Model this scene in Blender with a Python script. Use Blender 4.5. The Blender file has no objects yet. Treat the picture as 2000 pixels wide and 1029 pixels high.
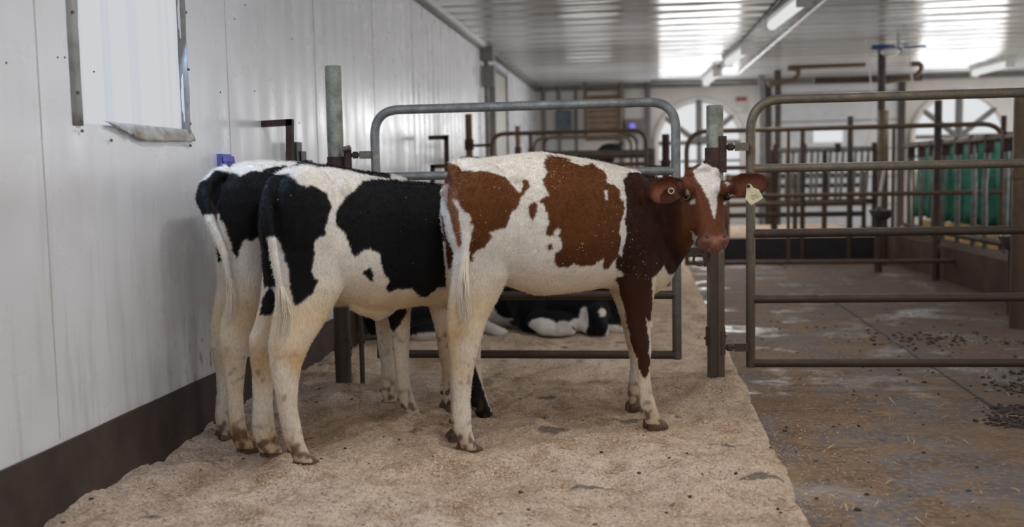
import bpy, bmesh, math, random
import numpy as np
from mathutils import Vector, Matrix, noise
from mathutils.bvhtree import BVHTree
random.seed(7); rng = np.random.default_rng(7)
sc = bpy.context.scene
COL = sc.collection

# ------------------------------------------------------------------ camera, view, world, large lights
F = 1944.0
CAM_R = np.array([0.99080, 0.13208, -0.02010]); CAM_O = np.array([0, 0, 1.05])
YAW, PITCH, ROLL = 0.134185, 0.0854209, 0.0201765
_f = np.array([-math.sin(YAW)*math.cos(PITCH), math.cos(YAW)*math.cos(PITCH), -math.sin(PITCH)])
_r0 = np.array([math.cos(YAW), math.sin(YAW), 0.0]); _u0 = np.cross(_r0, _f)
_r = math.cos(ROLL)*_r0 - math.sin(ROLL)*_u0; _u = math.sin(ROLL)*_r0 + math.cos(ROLL)*_u0
cd = bpy.data.cameras.new('camera'); cam = bpy.data.objects.new('camera', cd); COL.objects.link(cam)
cd.sensor_width = 36.0; cd.lens = 36.0*F/2000; cd.clip_start = .05; cd.clip_end = 200
cam.matrix_world = Matrix(((_r[0], _u[0], -_f[0], 0), (_r[1], _u[1], -_f[1], 0), (_r[2], _u[2], -_f[2], 1.05), (0, 0, 0, 1)))
cd.dof.use_dof = True; cd.dof.focus_distance = 4.05; cd.dof.aperture_fstop = 1.6
sc.camera = cam
sc.view_settings.view_transform = 'Standard'; sc.view_settings.look = 'None'
sc.view_settings.gamma = 1; sc.view_settings.exposure = -0.5; sc.view_settings.use_curve_mapping = False
w = bpy.data.worlds.new('world'); sc.world = w; w.use_nodes = True
w.node_tree.nodes['Background'].inputs[0].default_value = (.78, .86, 1, 1)
w.node_tree.nodes['Background'].inputs[1].default_value = 0.16

def area(name, loc, direction, sx, sy, power, color=(1, 1, 1), spread=180):
    l = bpy.data.lights.new(name, 'AREA'); l.shape = 'RECTANGLE'; l.size = sx; l.size_y = sy
    l.energy = power; l.color = color; l.spread = math.radians(spread)
    o = bpy.data.objects.new(name, l); COL.objects.link(o); o.location = loc
    o.rotation_euler = Vector(direction).to_track_quat('-Z', 'Y').to_euler()
    return o
# daylight through the open barn end behind the photographer, the windows, the tube lamps and added fill points
area('daylight_open_end', (1.2, -2.2, 1.75), (0, 1, .0), 5.5, 1.5, 80, (1.0, .985, .97))
area('daylight_side_window', (-1.80, 3.5, 1.75), (1, 0, -.35), .7, .9, 26, (.45, .65, 1))
area('daylight_far_window', (.9, 16.9, 1.7), (0, -1, -.1), 1.3, 1.1, 58, (.95, .97, 1))
area('daylight_far_window_b', (5.0, 16.9, 1.7), (0, -1, -.1), 1.3, 1.1, 58, (.95, .97, 1))
for k in range(6): area('daylight_right_window', (8.3, .5+2.9*k, 1.55), (-1, 0, .12), 1.5, 1.2, 52, (.96, .98, 1))
TUBES = [(-.35, 3.2)]+[(1.3, y) for y in (.4, 3.4, 6.3)]+[(1.3, 9.56), (1.14, 12.85), (1.0, 15.6)]+[(5.0, y) for y in (2.5, 6.0, 9.3, 12.4, 15.4)]
for k, (x_, y_) in enumerate(TUBES):
    area('tube_light_glow', (x_, y_, 2.42), (0, 0, -1), .1, 1.4, 26 if k == 0 else 15, (1, .985, .97))
for x_, y_ in ((1.14, 11.2), (-.6, 11), (3.2, 11), (1.1, 14.6), (-.8, 14.6), (3.6, 14.4), (6.2, 12)):   # bare point lamps added in mid-air to brighten the ceiling and far end
    l = bpy.data.lights.new('added_back_fill', 'POINT'); l.energy = 15; l.shadow_soft_size = .35; l.color = (1, .98, .96)
    o = bpy.data.objects.new('added_back_fill', l); COL.objects.link(o); o.location = (x_, y_, 1.75)

# ------------------------------------------------------------------ picture-to-place helpers
def ray(x, y): return (_f*F + _r*(x-1000) - _u*(y-514.5))/F
def G(x, y, z=0.0): d = ray(x, y); return CAM_O + d*(z-1.05)/d[2]
def at(x, y, Y): d = ray(x, y); return CAM_O + d*Y/d[1]
def atX(x, y, X): d = ray(x, y); return CAM_O + d*X/d[0]

# ------------------------------------------------------------------ materials
def lin(c):
    return tuple((v/255/12.92 if v/255 <= .04045 else ((v/255+.055)/1.055)**2.4) for v in c) + (1,)
class NT:
    def __init__(s, name):
        s.m = bpy.data.materials.new(name); s.m.use_nodes = True; s.t = s.m.node_tree
        s.b = s.t.nodes['Principled BSDF']; s.n = s.t.nodes; s.l = s.t.links
    def add(s, t, **k):
        n = s.n.new(t)
        for a, v in k.items():
            if a in n.inputs: n.inputs[a].default_value = v
            else: setattr(n, a, v)
        return n
    def link(s, a, b): s.l.new(a, b)
    def coord(s, scale=(1, 1, 1), kind='Object'):
        c = s.add('ShaderNodeTexCoord'); m = s.add('ShaderNodeMapping'); m.inputs['Scale'].default_value = scale
        s.link(c.outputs[kind], m.inputs[0]); return m.outputs[0]
    def geo(s, scale=(1, 1, 1)):
        c = s.add('ShaderNodeNewGeometry'); m = s.add('ShaderNodeMapping'); m.inputs['Scale'].default_value = scale
        s.link(c.outputs['Position'], m.inputs[0]); return m.outputs[0]
    def noise(s, v, scale, detail=4, rough=.55, dist=0):
        n = s.add('ShaderNodeTexNoise'); n.inputs['Scale'].default_value = scale; n.inputs['Detail'].default_value = detail
        n.inputs['Roughness'].default_value = rough; n.inputs['Distortion'].default_value = dist; s.link(v, n.inputs['Vector']); return n.outputs['Fac']
    def ramp(s, f, stops):
        r = s.add('ShaderNodeValToRGB'); e = r.color_ramp.elements
        while len(e) < len(stops): e.new(.5)
        for k, (p, c) in enumerate(stops):
            e[k].position = p; e[k].color = c if len(c) == 4 else tuple(c)+(1,)
        s.link(f, r.inputs[0]); return r.outputs[0]
    def mix(s, f, a, b, mode='MIX'):
        m = s.add('ShaderNodeMix', data_type='RGBA', blend_type=mode)
        for i, v in ((0, f), (6, a), (7, b)):
            if isinstance(v, (int, float)): m.inputs[i].default_value = v
            elif isinstance(v, tuple): m.inputs[i].default_value = v
            else: s.link(v, m.inputs[i])
        return m.outputs[2]
    def bump(s, h, strength, dist=.01, prev=None):
        b = s.add('ShaderNodeBump'); b.inputs['Strength'].default_value = strength; b.inputs['Distance'].default_value = dist
        s.link(h, b.inputs['Height'])
        if prev is not None: s.link(prev, b.inputs['Normal'])
        return b.outputs[0]
    def out(s, col=None, rough=None, normal=None, **k):
        if col is not None:
            if isinstance(col, tuple): s.b.inputs['Base Color'].default_value = col
            else: s.link(col, s.b.inputs['Base Color'])
        if rough is not None:
            if isinstance(rough, (int, float)): s.b.inputs['Roughness'].default_value = rough
            else: s.link(rough, s.b.inputs['Roughness'])
        if normal is not None: s.link(normal, s.b.inputs['Normal'])
        for a, v in k.items(): s.b.inputs[a.replace('_', ' ')].default_value = v
        return s.m
V0 = (0, 0, 0, 1); V1 = (1, 1, 1, 1)
def g(v): return (v, v, v, 1)

def mat_metal(name, c1, c2, rust=.35, scale=14, rough=.55, metallic=.35):
    n = NT(name); v = n.geo()
    a = n.noise(v, scale, 6, .65); b = n.noise(n.geo((1, 1, 1)), scale*6, 4, .7)
    base = n.mix(n.ramp(a, [(.38, V0), (.62, V1)]), lin(c1), lin(c2))
    base = n.mix(n.ramp(b, [(.35, g(.0)), (.75, g(.55))]), base, lin(tuple(int(x*.62) for x in c1)))
    r = n.ramp(n.noise(v, scale*.45, 5, .7, .6), [(.5, V0), (.72, V1)])
    mm = n.add('ShaderNodeMath', operation='MULTIPLY'); n.link(r, mm.inputs[0]); mm.inputs[1].default_value = rust
    base = n.mix(mm.outputs[0], base, lin((96, 66, 44)))
    sp = n.add('ShaderNodeSeparateXYZ'); n.link(v0 := n.geo(), sp.inputs[0]); gr = n.add('ShaderNodeMapRange'); n.link(sp.outputs[2], gr.inputs[0])
    gr.inputs[1].default_value = .95; gr.inputs[2].default_value = .35; gr.inputs[3].default_value = 0; gr.inputs[4].default_value = .72
    base = n.mix(gr.outputs[0], base, lin((76, 58, 44)))
    return n.out(base, n.ramp(a, [(.3, g(rough-.12)), (.7, g(rough+.15))]), n.bump(b, .25, .002), Metallic=metallic)
M = {}
M['galv'] = mat_metal('galvanised_steel', (150, 150, 146), (116, 120, 118), .35)
M['galv_brown'] = mat_metal('dusty_steel', (132, 118, 98), (112, 108, 100), .55)
M['galv_dark'] = mat_metal('dark_grimy_steel', (72, 64, 58), (56, 48, 42), .6, metallic=.2)
M['far_steel'] = mat_metal('brown_steel', (112, 90, 66), (94, 80, 64), .6, metallic=.2)
M['post'] = mat_metal('mossy_galvanised_post', (164, 164, 150), (128, 132, 118), .3)
M['rust'] = mat_metal('rusty_iron', (74, 48, 42), (60, 40, 38), .5, metallic=.1, rough=.7)
M['steel'] = mat_metal('stainless_bowl', (150, 150, 152), (120, 120, 124), .1, metallic=.7, rough=.35)

def wall_mat():
    n = NT('white_wall_panel'); v = n.geo()
    big = n.noise(v, 1.1, 3); st = n.noise(n.geo((7, 7, .55)), 3.0, 6, .65)
    fine = n.noise(v, 30, 3, .6)
    base = n.mix(n.ramp(big, [(.3, V0), (.7, V1)]), lin((224, 226, 230)), lin((214, 215, 218)))
    # dirt: brown runs and splashes, stronger low down and in vertical streaks
    sp = n.add('ShaderNodeSeparateXYZ'); n.link(v, sp.inputs[0])
    mr = n.add('ShaderNodeMapRange'); n.link(sp.outputs[2], mr.inputs[0])
    mr.inputs[1].default_value = .25; mr.inputs[2].default_value = 1.5; mr.inputs[3].default_value = .5; mr.inputs[4].default_value = .07
    s1 = n.ramp(st, [(.5, V0), (.8, V1)])
    m1 = n.add('ShaderNodeMath', operation='MULTIPLY'); n.link(s1, m1.inputs[0]); n.link(mr.outputs[0], m1.inputs[1])
    base = n.mix(m1.outputs[0], base, lin((168, 146, 124)))
    blot = n.ramp(n.noise(v, 2.2, 3, .5), [(.5, V0), (.8, g(.8))])
    m2 = n.add('ShaderNodeMath', operation='MULTIPLY'); n.link(blot, m2.inputs[0]); n.link(mr.outputs[0], m2.inputs[1])
    base = n.mix(m2.outputs[0], base, lin((186, 170, 156)))
    # dark rubbed stain where the calves stand, with brown splashes at the foot of the wall
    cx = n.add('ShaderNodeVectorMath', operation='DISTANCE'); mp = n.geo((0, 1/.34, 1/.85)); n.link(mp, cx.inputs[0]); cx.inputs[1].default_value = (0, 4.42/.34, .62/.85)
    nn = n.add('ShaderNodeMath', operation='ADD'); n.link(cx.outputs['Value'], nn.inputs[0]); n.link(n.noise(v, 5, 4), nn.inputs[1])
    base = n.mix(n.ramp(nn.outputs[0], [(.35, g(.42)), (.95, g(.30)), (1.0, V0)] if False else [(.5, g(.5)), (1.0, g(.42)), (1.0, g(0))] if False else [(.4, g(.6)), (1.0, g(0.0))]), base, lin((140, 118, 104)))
    spl = n.ramp(n.noise(n.geo((1, 1, .45)), 22, 5, .7, .5), [(.555, V0), (.61, V1)])
    lo = n.add('ShaderNodeMapRange'); n.link(sp.outputs[2], lo.inputs[0]); lo.inputs[1].default_value = .22; lo.inputs[2].default_value = .62; lo.inputs[3].default_value = 1; lo.inputs[4].default_value = 0
    ly = n.add('ShaderNodeMapRange'); n.link(sp.outputs[1], ly.inputs[0]); ly.inputs[1].default_value = 3.5; ly.inputs[2].default_value = 4.2
    m3 = n.add('ShaderNodeMath', operation='MULTIPLY'); n.link(lo.outputs[0], m3.inputs[0]); n.link(ly.outputs[0], m3.inputs[1])
    m4 = n.add('ShaderNodeMath', operation='MULTIPLY'); n.link(m3.outputs[0], m4.inputs[0]); n.link(spl, m4.inputs[1])
    base = n.mix(m4.outputs[0], base, lin((84, 60, 42)))
    # shallow vertical ribs of the panels
    wv = n.add('ShaderNodeTexWave', wave_type='BANDS', bands_direction='Y'); wv.inputs['Scale'].default_value = 1.6; wv.inputs['Distortion'].default_value = .6
    n.link(n.geo((1, 1, .03)), wv.inputs['Vector'])
    b = n.bump(wv.outputs['Fac'], .25, .01); b = n.bump(n.noise(n.geo((5, 5, .6)), 3, 2), .22, .006, b); b = n.bump(fine, .1, .002, b)
    return n.out(base, n.ramp(n.noise(v, 3, 4), [(.3, g(.22)), (.7, g(.36))]), b, Specular_IOR_Level=.4)
M['wall'] = wall_mat()
def ceil_mat():
    n = NT('glossy_ceiling_panel'); v = n.geo()
    base = n.mix(n.noise(v, .8, 3), lin((216, 217, 219)), lin((202, 203, 204)))
    sp = n.add('ShaderNodeSeparateXYZ'); n.link(v, sp.inputs[0])
    # panel joints every 0.41 m across the barn
    wv = n.add('ShaderNodeTexWave', wave_type='BANDS', bands_direction='Y'); wv.inputs['Scale'].default_value = .75; wv.inputs['Distortion'].default_value = 1.2; wv.inputs['Detail'].default_value = 2
    n.link(n.geo((.12, 1, 1)), wv.inputs['Vector'])
    w2 = n.add('ShaderNodeTexWave', wave_type='BANDS', bands_direction='Y'); w2.inputs['Scale'].default_value = .23; n.link(n.geo((0, 1, 0)), w2.inputs['Vector'])
    j = n.ramp(w2.outputs['Fac'], [(0, V1), (.012, V0)])
    base = n.mix(j, base, lin((150, 146, 142)))
    b = n.bump(wv.outputs['Fac'], 1.0, .035); b = n.bump(n.noise(n.geo((.35, 5, 1)), 2.2, 3), .5, .012, b)
    return n.out(base, .14, b, Specular_IOR_Level=.34)
M['ceiling'] = ceil_mat()
def conc_mat():
    n = NT('wet_barn_floor'); v = n.geo()
    a = n.noise(n.geo((1.3, .8, 1)), 1.7, 8, .68, .3); b = n.noise(v, 5, 8, .75); c = n.noise(v, 40, 4, .7)
    base = n.mix(n.ramp(a, [(.47, V0), (.56, V1)]), lin((124, 97, 69)), lin((104, 100, 101)))
    base = n.mix(n.ramp(b, [(.45, V0), (.7, V1)]), base, lin((84, 62, 44)))
    base = n.mix(n.ramp(c, [(.35, V1), (.5, V0)]), base, lin((146, 118, 88)))
    sp = n.add('ShaderNodeSeparateXYZ'); n.link(v, sp.inputs[0])
    # wetter and darker beyond the drain
    wx = n.add('ShaderNodeMapRange'); n.link(sp.outputs[0], wx.inputs[0]); wx.inputs[1].default_value = .9; wx.inputs[2].default_value = 1.7
    m1 = n.add('ShaderNodeMath', operation='MULTIPLY'); n.link(wx.outputs[0], m1.inputs[0]); m1.inputs[1].default_value = .62
    base = n.mix(m1.outputs[0], base, lin((74, 62, 56)))
    mr = n.add('ShaderNodeMapRange'); n.link(sp.outputs[1], mr.inputs[0]); mr.inputs[1].default_value = 5.5; mr.inputs[2].default_value = 9
    m2 = n.add('ShaderNodeMath', operation='MULTIPLY'); n.link(mr.outputs[0], m2.inputs[0]); m2.inputs[1].default_value = .45
    base = n.mix(m2.outputs[0], base, lin((84, 60, 42)))
    gb = n.ramp(n.noise(n.geo((.4, 1, 1)), 8, 5, .7), [(.58, V0), (.68, g(.55))])
    base = n.mix(gb, base, lin((150, 120, 84)))
    wet = n.ramp(n.noise(v, 1.7, 5, .6), [(.53, g(.8)), (.62, g(.2))])
    cx = n.add('ShaderNodeVectorMath', operation='DISTANCE'); n.link(n.geo((1/.24, 1/.42, 0)), cx.inputs[0]); cx.inputs[1].default_value = (1.80/.24, 5.25/.42, 0)
    ad = n.add('ShaderNodeMath', operation='ADD'); n.link(cx.outputs['Value'], ad.inputs[0]); n.link(n.noise(v, 14, 5, .7), ad.inputs[1])
    wet = n.mix(n.ramp(ad.outputs[0], [(.9, V1), (1.0, V0)]) if False else n.ramp(ad.outputs[0], [(.78, V1), (.99, V0)]), wet, g(.06))
    nb = n.bump(b, .6, .012); nb = n.bump(c, .35, .004, nb)
    return n.out(base, wet, nb, Specular_IOR_Level=.5)
M['floor'] = conc_mat()
def saw_mat():
    n = NT('sawdust_bedding'); v = n.geo()
    a = n.noise(v, 1.6, 5, .6, .2); b = n.noise(v, 6.5, 6, .65); c = n.noise(v, 90, 5, .8); d = n.noise(v, 28, 5, .7)
    base = n.mix(n.ramp(a, [(.35, V0), (.65, V1)]), lin((234, 209, 184)), lin((210, 181, 153)))
    base = n.mix(n.ramp(b, [(.48, V0), (.68, g(.75))]), base, lin((150, 114, 76)))
    base = n.mix(n.ramp(c, [(.36, g(.6)), (.47, V0)]), base, lin((140, 106, 76)))
    base = n.mix(n.ramp(c, [(.51, V0), (.62, g(.85))]), base, lin((242, 226, 206)))
    dk = n.ramp(n.noise(n.geo((1, 1.2, 1)), 4.2, 4, .6, .5), [(.655, V0), (.70, g(.75))])
    base = n.mix(dk, base, lin((96, 86, 80)))
    # damp brown patches and scraped bare spots of their own shape
    def spot(px, py, rx, ry, amount, colour, grain, sharp):
        q = G(px, py); cx = n.add('ShaderNodeVectorMath', operation='DISTANCE'); n.link(n.geo((1/rx, 1/ry, 0)), cx.inputs[0]); cx.inputs[1].default_value = (q[0]/rx, q[1]/ry, 0)
        ad = n.add('ShaderNodeMath', operation='ADD'); n.link(cx.outputs['Value'], ad.inputs[0]); n.link(n.noise(v, grain, 5, .7), ad.inputs[1])
        return n.mix(n.ramp(ad.outputs[0], [(.99-sharp, g(amount)), (.999, V0)]), base, lin(colour))
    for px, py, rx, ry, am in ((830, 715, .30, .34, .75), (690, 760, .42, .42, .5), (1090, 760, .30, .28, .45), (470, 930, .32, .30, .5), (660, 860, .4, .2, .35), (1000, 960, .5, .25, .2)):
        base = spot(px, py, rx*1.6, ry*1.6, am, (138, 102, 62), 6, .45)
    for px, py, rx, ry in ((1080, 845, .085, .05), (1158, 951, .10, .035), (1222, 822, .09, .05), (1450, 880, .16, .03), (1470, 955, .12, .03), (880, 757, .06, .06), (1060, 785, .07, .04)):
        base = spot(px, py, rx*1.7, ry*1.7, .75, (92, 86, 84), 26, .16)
    nb = n.bump(b, .5, .02); nb = n.bump(d, .9, .014, nb); nb = n.bump(c, 1.0, .006, nb)
    return n.out(base, .95, nb, Specular_IOR_Level=.15)
M['saw'] = saw_mat()
def simple(name, c1, c2=None, rough=.7, scale=8, bump=.2, metallic=0, **k):
    n = NT(name); v = n.geo(); a = n.noise(v, scale, 5, .6); c2 = c2 or tuple(int(x*.8) for x in c1)
    return n.out(n.mix(n.ramp(a, [(.35, V0), (.65, V1)]), lin(c1), lin(c2)), rough, n.bump(n.noise(v, scale*5, 3), bump, .004), Metallic=metallic, **k)
M['joint'] = simple('panel_joint', (200, 198, 196), (184, 180, 176), .5)
M['kerb'] = simple('dark_brown_concrete', (74, 58, 50), (54, 42, 36), .8, 5, .8)
M['curb'] = simple('dirty_brown_curb', (86, 60, 40), (62, 44, 32), .85, 4, .6)
M['platform'] = simple('dark_platform_face', (40, 38, 44), (28, 26, 30), .8)
M['trim'] = simple('grey_trim', (120, 118, 116), (104, 102, 100), .6)
M['flash'] = simple('dull_metal_flashing', (150, 150, 150), (120, 120, 118), .45, 10, .3, .3)
M['tatter'] = simple('grimy_plastic_edge', (176, 172, 162), (140, 132, 118), .6, 14)
M['farwall'] = simple('far_white_wall', (222, 218, 214), (212, 208, 204), .6, 3, .1)
M['door'] = simple('pale_beige_door', (172, 168, 158), (160, 154, 144), .5)
M['rolldoor'] = simple('pale_grey_overhead_door', (216, 220, 224), (206, 210, 214), .5)
M['hatch'] = simple('brown_wood_slats', (120, 92, 68), (94, 72, 54), .7)
M['box'] = simple('blue_grey_panel', (92, 104, 116), (82, 92, 102), .6)
M['blue'] = simple('blue_plastic', (24, 88, 150), (16, 66, 120), .4)
M['violet'] = simple('violet_blue_plastic', (108, 108, 190), (90, 90, 170), .4)
M['green'] = simple('green_curtain_cloth', (28, 116, 96), (16, 78, 66), .6)
M['dkgreen'] = simple('dark_green_plastic', (26, 44, 40), (18, 30, 30), .5)
M['white'] = simple('white_plastic', (206, 206, 204), (190, 190, 188), .4)
M['red'] = simple('red_print', (170, 60, 56), None, .5)
M['hay'] = simple('yellow_brown_hay', (168, 132, 76), (124, 92, 50), .95, 20, 1)
M['straw'] = simple('pale_straw', (206, 184, 136), (180, 154, 104), .8, 20)
M['manure'] = simple('dark_manure', (58, 44, 34), (40, 30, 24), .6, 30, 1)
M['hoof'] = simple('horn_hoof', (122, 96, 78), (78, 60, 48), .65, 30, .6)
M['tagmat'] = simple('cream_ear_tag', (226, 214, 178), (214, 202, 164), .5, 30, .05)
M['ink'] = simple('ink', (60, 50, 44), None, .7)
M['tagring'] = simple('tag_ring', (190, 172, 128), None, .5)
M['nostril'] = simple('nostril_skin', (58, 32, 28), (44, 24, 22), .5)
M['black'] = simple('black_rubber', (14, 12, 12), None, .5)
n = NT('dark_wet_eye'); M['eye'] = n.out(lin((12, 9, 10)), .08, None, Specular_IOR_Level=.8)
def emis(name, c, s):
    n = NT(name); n.b.inputs['Base Color'].default_value = (0, 0, 0, 1); n.b.inputs['Specular IOR Level'].default_value = 0
    n.b.inputs['Emission Color'].default_value = c; n.b.inputs['Emission Strength'].default_value = s; return n.m
M['tube'] = emis('lit_tube', lin((225, 228, 224)), 1.4)
M['pane'] = emis('bright_window_pane', lin((224, 226, 228)), 1.4)
M['glow'] = emis('small_blue_lamp', lin((130, 130, 230)), 1.4)
def sheet_mat():
    n = NT('daylit_white_sheet'); v = n.geo()
    sp = n.add('ShaderNodeSeparateXYZ'); n.link(v, sp.inputs[0])
    # sheet seen against the day: pale vertical folds and a paler patch
    wv = n.noise(n.geo((0, 14, .15)), 1.0, 2, .4)
    c = n.mix(n.ramp(wv, [(.50, V0), (.62, V1)]), lin((206, 208, 211)), lin((198, 203, 211)))
    n.b.inputs['Base Color'].default_value = (0, 0, 0, 1); n.b.inputs['Specular IOR Level'].default_value = 0
    n.link(c, n.b.inputs['Emission Color']); n.b.inputs['Emission Strength'].default_value = 1.4
    return n.m
M['sheet'] = sheet_mat()
def hair_mat():
    n = NT('white_tail_hair'); v = n.geo()
    return n.out(n.mix(n.noise(v, 60, 3), lin((240, 232, 218)), lin((206, 190, 166))), .6)
M['tailhair'] = hair_mat()
def coat_mat():
    n = NT('calf_coat'); at_ = n.add('ShaderNodeAttribute', attribute_name='coat'); v = n.geo()
    f = n.noise(n.geo((1.6, 1.6, .5)), 110, 4, .7); f2 = n.noise(v, 9, 4, .6)
    c = n.mix(n.ramp(f, [(.3, g(.30)), (.6, V0)]), at_.outputs['Color'], (0.0, 0.0, 0.0, 1))
    c = n.mix(.5, c, n.mix(n.ramp(f2, [(.3, g(.72)), (.7, g(1.15))]), c, c, 'MIX'), 'MIX')
    m = n.mix(1.0, c, n.ramp(f2, [(.3, g(.82)), (.7, g(1.0))]), 'MULTIPLY')
    nb = n.bump(f, .35, .004); nb = n.bump(n.noise(v, 14, 4), .25, .008, nb)
    n.b.inputs['Sheen Weight'].default_value = .05; n.b.inputs['Sheen Roughness'].default_value = .5
    return n.out(m, .62, nb, Specular_IOR_Level=.14)
M['coat'] = coat_mat()
def fur_mat():
    n = NT('calf_fur'); a = n.add('ShaderNodeAttribute', attribute_name='coat')
    n.b.inputs['Sheen Weight'].default_value = .03
    return n.out(a.outputs['Color'], .55, None, Specular_IOR_Level=.10)
M['fur'] = fur_mat()

# ------------------------------------------------------------------ mesh helpers
class MB:
    def __init__(s): s.v = []; s.f = []
    def add(s, vs, fs):
        k = len(s.v); s.v += [tuple(float(c) for c in p) for p in vs]; s.f += [tuple(i+k for i in f) for f in fs]; return s
    def box(s, c, size, rot=None, bev=0):
        hx, hy, hz = [a/2 for a in size]; P = []
        for x in (-hx, hx):
            for y in (-hy, hy):
                for z in (-hz, hz): P.append(Vector((x, y, z)))
        if rot is not None: P = [rot @ p for p in P]
        P = [p+Vector(c) for p in P]
        return s.add(P, [(0, 1, 3, 2), (4, 6, 7, 5), (0, 4, 5, 1), (2, 3, 7, 6), (0, 2, 6, 4), (1, 5, 7, 3)])
    def tube(s, path, r, seg=12, rs=None):
        P = [Vector(p) for p in path]; n = len(P); V = []; Fc = []; prev = None
        for i, p in enumerate(P):
            t = (P[min(i+1, n-1)]-P[max(i-1, 0)]).normalized()
            if prev is None:
                a = Vector((0, 0, 1)) if abs(t.z) < .9 else Vector((0, 1, 0)); a = (a-t*a.dot(t)).normalized()
            else: a = (prev-t*prev.dot(t)).normalized()
            prev = a; b = t.cross(a); rr = rs[i] if rs else r
            for k in range(seg):
                an = 2*math.pi*k/seg; V.append(p+a*rr*math.cos(an)+b*rr*math.sin(an))
        for i in range(n-1):
            for k in range(seg): Fc.append((i*seg+k, i*seg+(k+1) % seg, (i+1)*seg+(k+1) % seg, (i+1)*seg+k))
        Fc.append(tuple(range(seg-1, -1, -1))); Fc.append(tuple(range((n-1)*seg, n*seg)))
        return s.add(V, Fc)
    def loft(s, secs, seg=20, pw=1.0, pear=0.0):
        """secs: (Pa, Pb, halfwidth): a closed solid through ellipse-like rings whose long axis runs Pa-Pb"""
        n = len(secs); cs = [(Vector(a)+Vector(b))/2 for a, b, w_ in secs]; V = []; Fc = []; prev = None
        for i, (a, b, w_) in enumerate(secs):
            a = Vector(a); b = Vector(b); ax = (a-b)/2; t = cs[min(i+1, n-1)]-cs[max(i-1, 0)]
            lat = t.cross(ax)
            lat = lat.normalized() if lat.length > 1e-9 else prev
            if prev is not None and lat.dot(prev) < 0: lat = -lat
            prev = lat
            for k in range(seg):
                an = 2*math.pi*k/seg; cc, ss = math.cos(an), math.sin(an)
                x = math.copysign(abs(cc)**pw, cc)*(1-pear*ss); y = math.copysign(abs(ss)**pw, ss)
                V.append(cs[i]+lat*w_*x+ax*y)
        for i in range(n-1):
            for k in range(seg): Fc.append((i*seg+k, i*seg+(k+1) % seg, (i+1)*seg+(k+1) % seg, (i+1)*seg+k))
        Fc.append(tuple(range(seg-1, -1, -1))); Fc.append(tuple(range((n-1)*seg, n*seg)))
        return s.add(V, Fc)
    def ball(s, c, r, axes=None, nu=16, nv=10):
        """ellipsoid; axes = three world vectors (already scaled) or None"""
        c = Vector(c); A = [Vector(a) for a in axes] if axes is not None else [Vector((r, 0, 0)), Vector((0, r, 0)), Vector((0, 0, r))]
        V = [c+A[2]]
        for j in range(1, nv):
            ph = math.pi*j/nv
            for k in range(nu):
                th = 2*math.pi*k/nu; V.append(c+A[0]*math.sin(ph)*math.cos(th)+A[1]*math.sin(ph)*math.sin(th)+A[2]*math.cos(ph))
        V.append(c-A[2]); Fc = []
        for k in range(nu): Fc.append((0, 1+k, 1+(k+1) % nu))
        for j in range(nv-2):
            for k in range(nu): a = 1+j*nu; Fc.append((a+k, a+nu+k, a+nu+(k+1) % nu, a+(k+1) % nu))
        L = 1+(nv-1)*nu
        for k in range(nu): Fc.append((L, L-nu+(k+1) % nu, L-nu+k))
        return s.add(V, Fc)
    def build(s, name, mat, parent=None, smooth=True, autos=True):
        me = bpy.data.meshes.new(name); off = Vector(parent_loc(parent))
        me.from_pydata([tuple(Vector(v)-off) for v in s.v], [], s.f)
        bm = bmesh.new(); bm.from_mesh(me); bmesh.ops.recalc_face_normals(bm, faces=bm.faces); bm.to_mesh(me); bm.free()
        me.materials.append(mat); o = bpy.data.objects.new(name, me); COL.objects.link(o)
        if parent is not None: o.parent = parent
        if smooth:
            for p in me.polygons: p.use_smooth = True
            if autos: me.set_sharp_from_angle(angle=math.radians(40))
        me.update(); return o
def parent_loc(p):
    q = Vector((0, 0, 0))
    while p is not None: q += p.location; p = p.parent
    return q
def thing(name, label, cat, loc, group=None):
    o = bpy.data.objects.new(name, None); COL.objects.link(o); o.location = Vector([float(c) for c in loc]); o.empty_display_size = .1
    o['label'] = label; o['category'] = cat
    if group: o['group'] = group
    return o
def tag(o, label, cat, group=None, kind=None):
    o['label'] = label; o['category'] = cat
    if group: o['group'] = group
    if kind: o['kind'] = kind
    return o
def struct(o, label=None):
    o['kind'] = 'structure'
    if label: o['label'] = label
    return o
def bend(pts, r, n=7):
    """round the inner corners of a polyline"""
    P = [Vector([float(c) for c in p]) for p in pts]; out = [P[0]]
    for i in range(1, len(P)-1):
        a, b, c = P[i-1], P[i], P[i+1]; u = (a-b).normalized(); v = (c-b).normalized()
        rr = min(r, (a-b).length*.49, (c-b).length*.49); s, e = b+u*rr, b+v*rr
        for k in range(n+1):
            t = k/n; out.append(s*(1-t)**2+b*2*t*(1-t)+e*t*t)
    out.append(P[-1]); return out

# ------------------------------------------------------------------ the barn shell
WX = -1.86; FY = 17.1; CZ = 2.59; RX = 8.4
def slab(name, c, size, mat, label=None): return struct(MB().box(c, size).build(name, mat, None, smooth=False), label)
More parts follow.
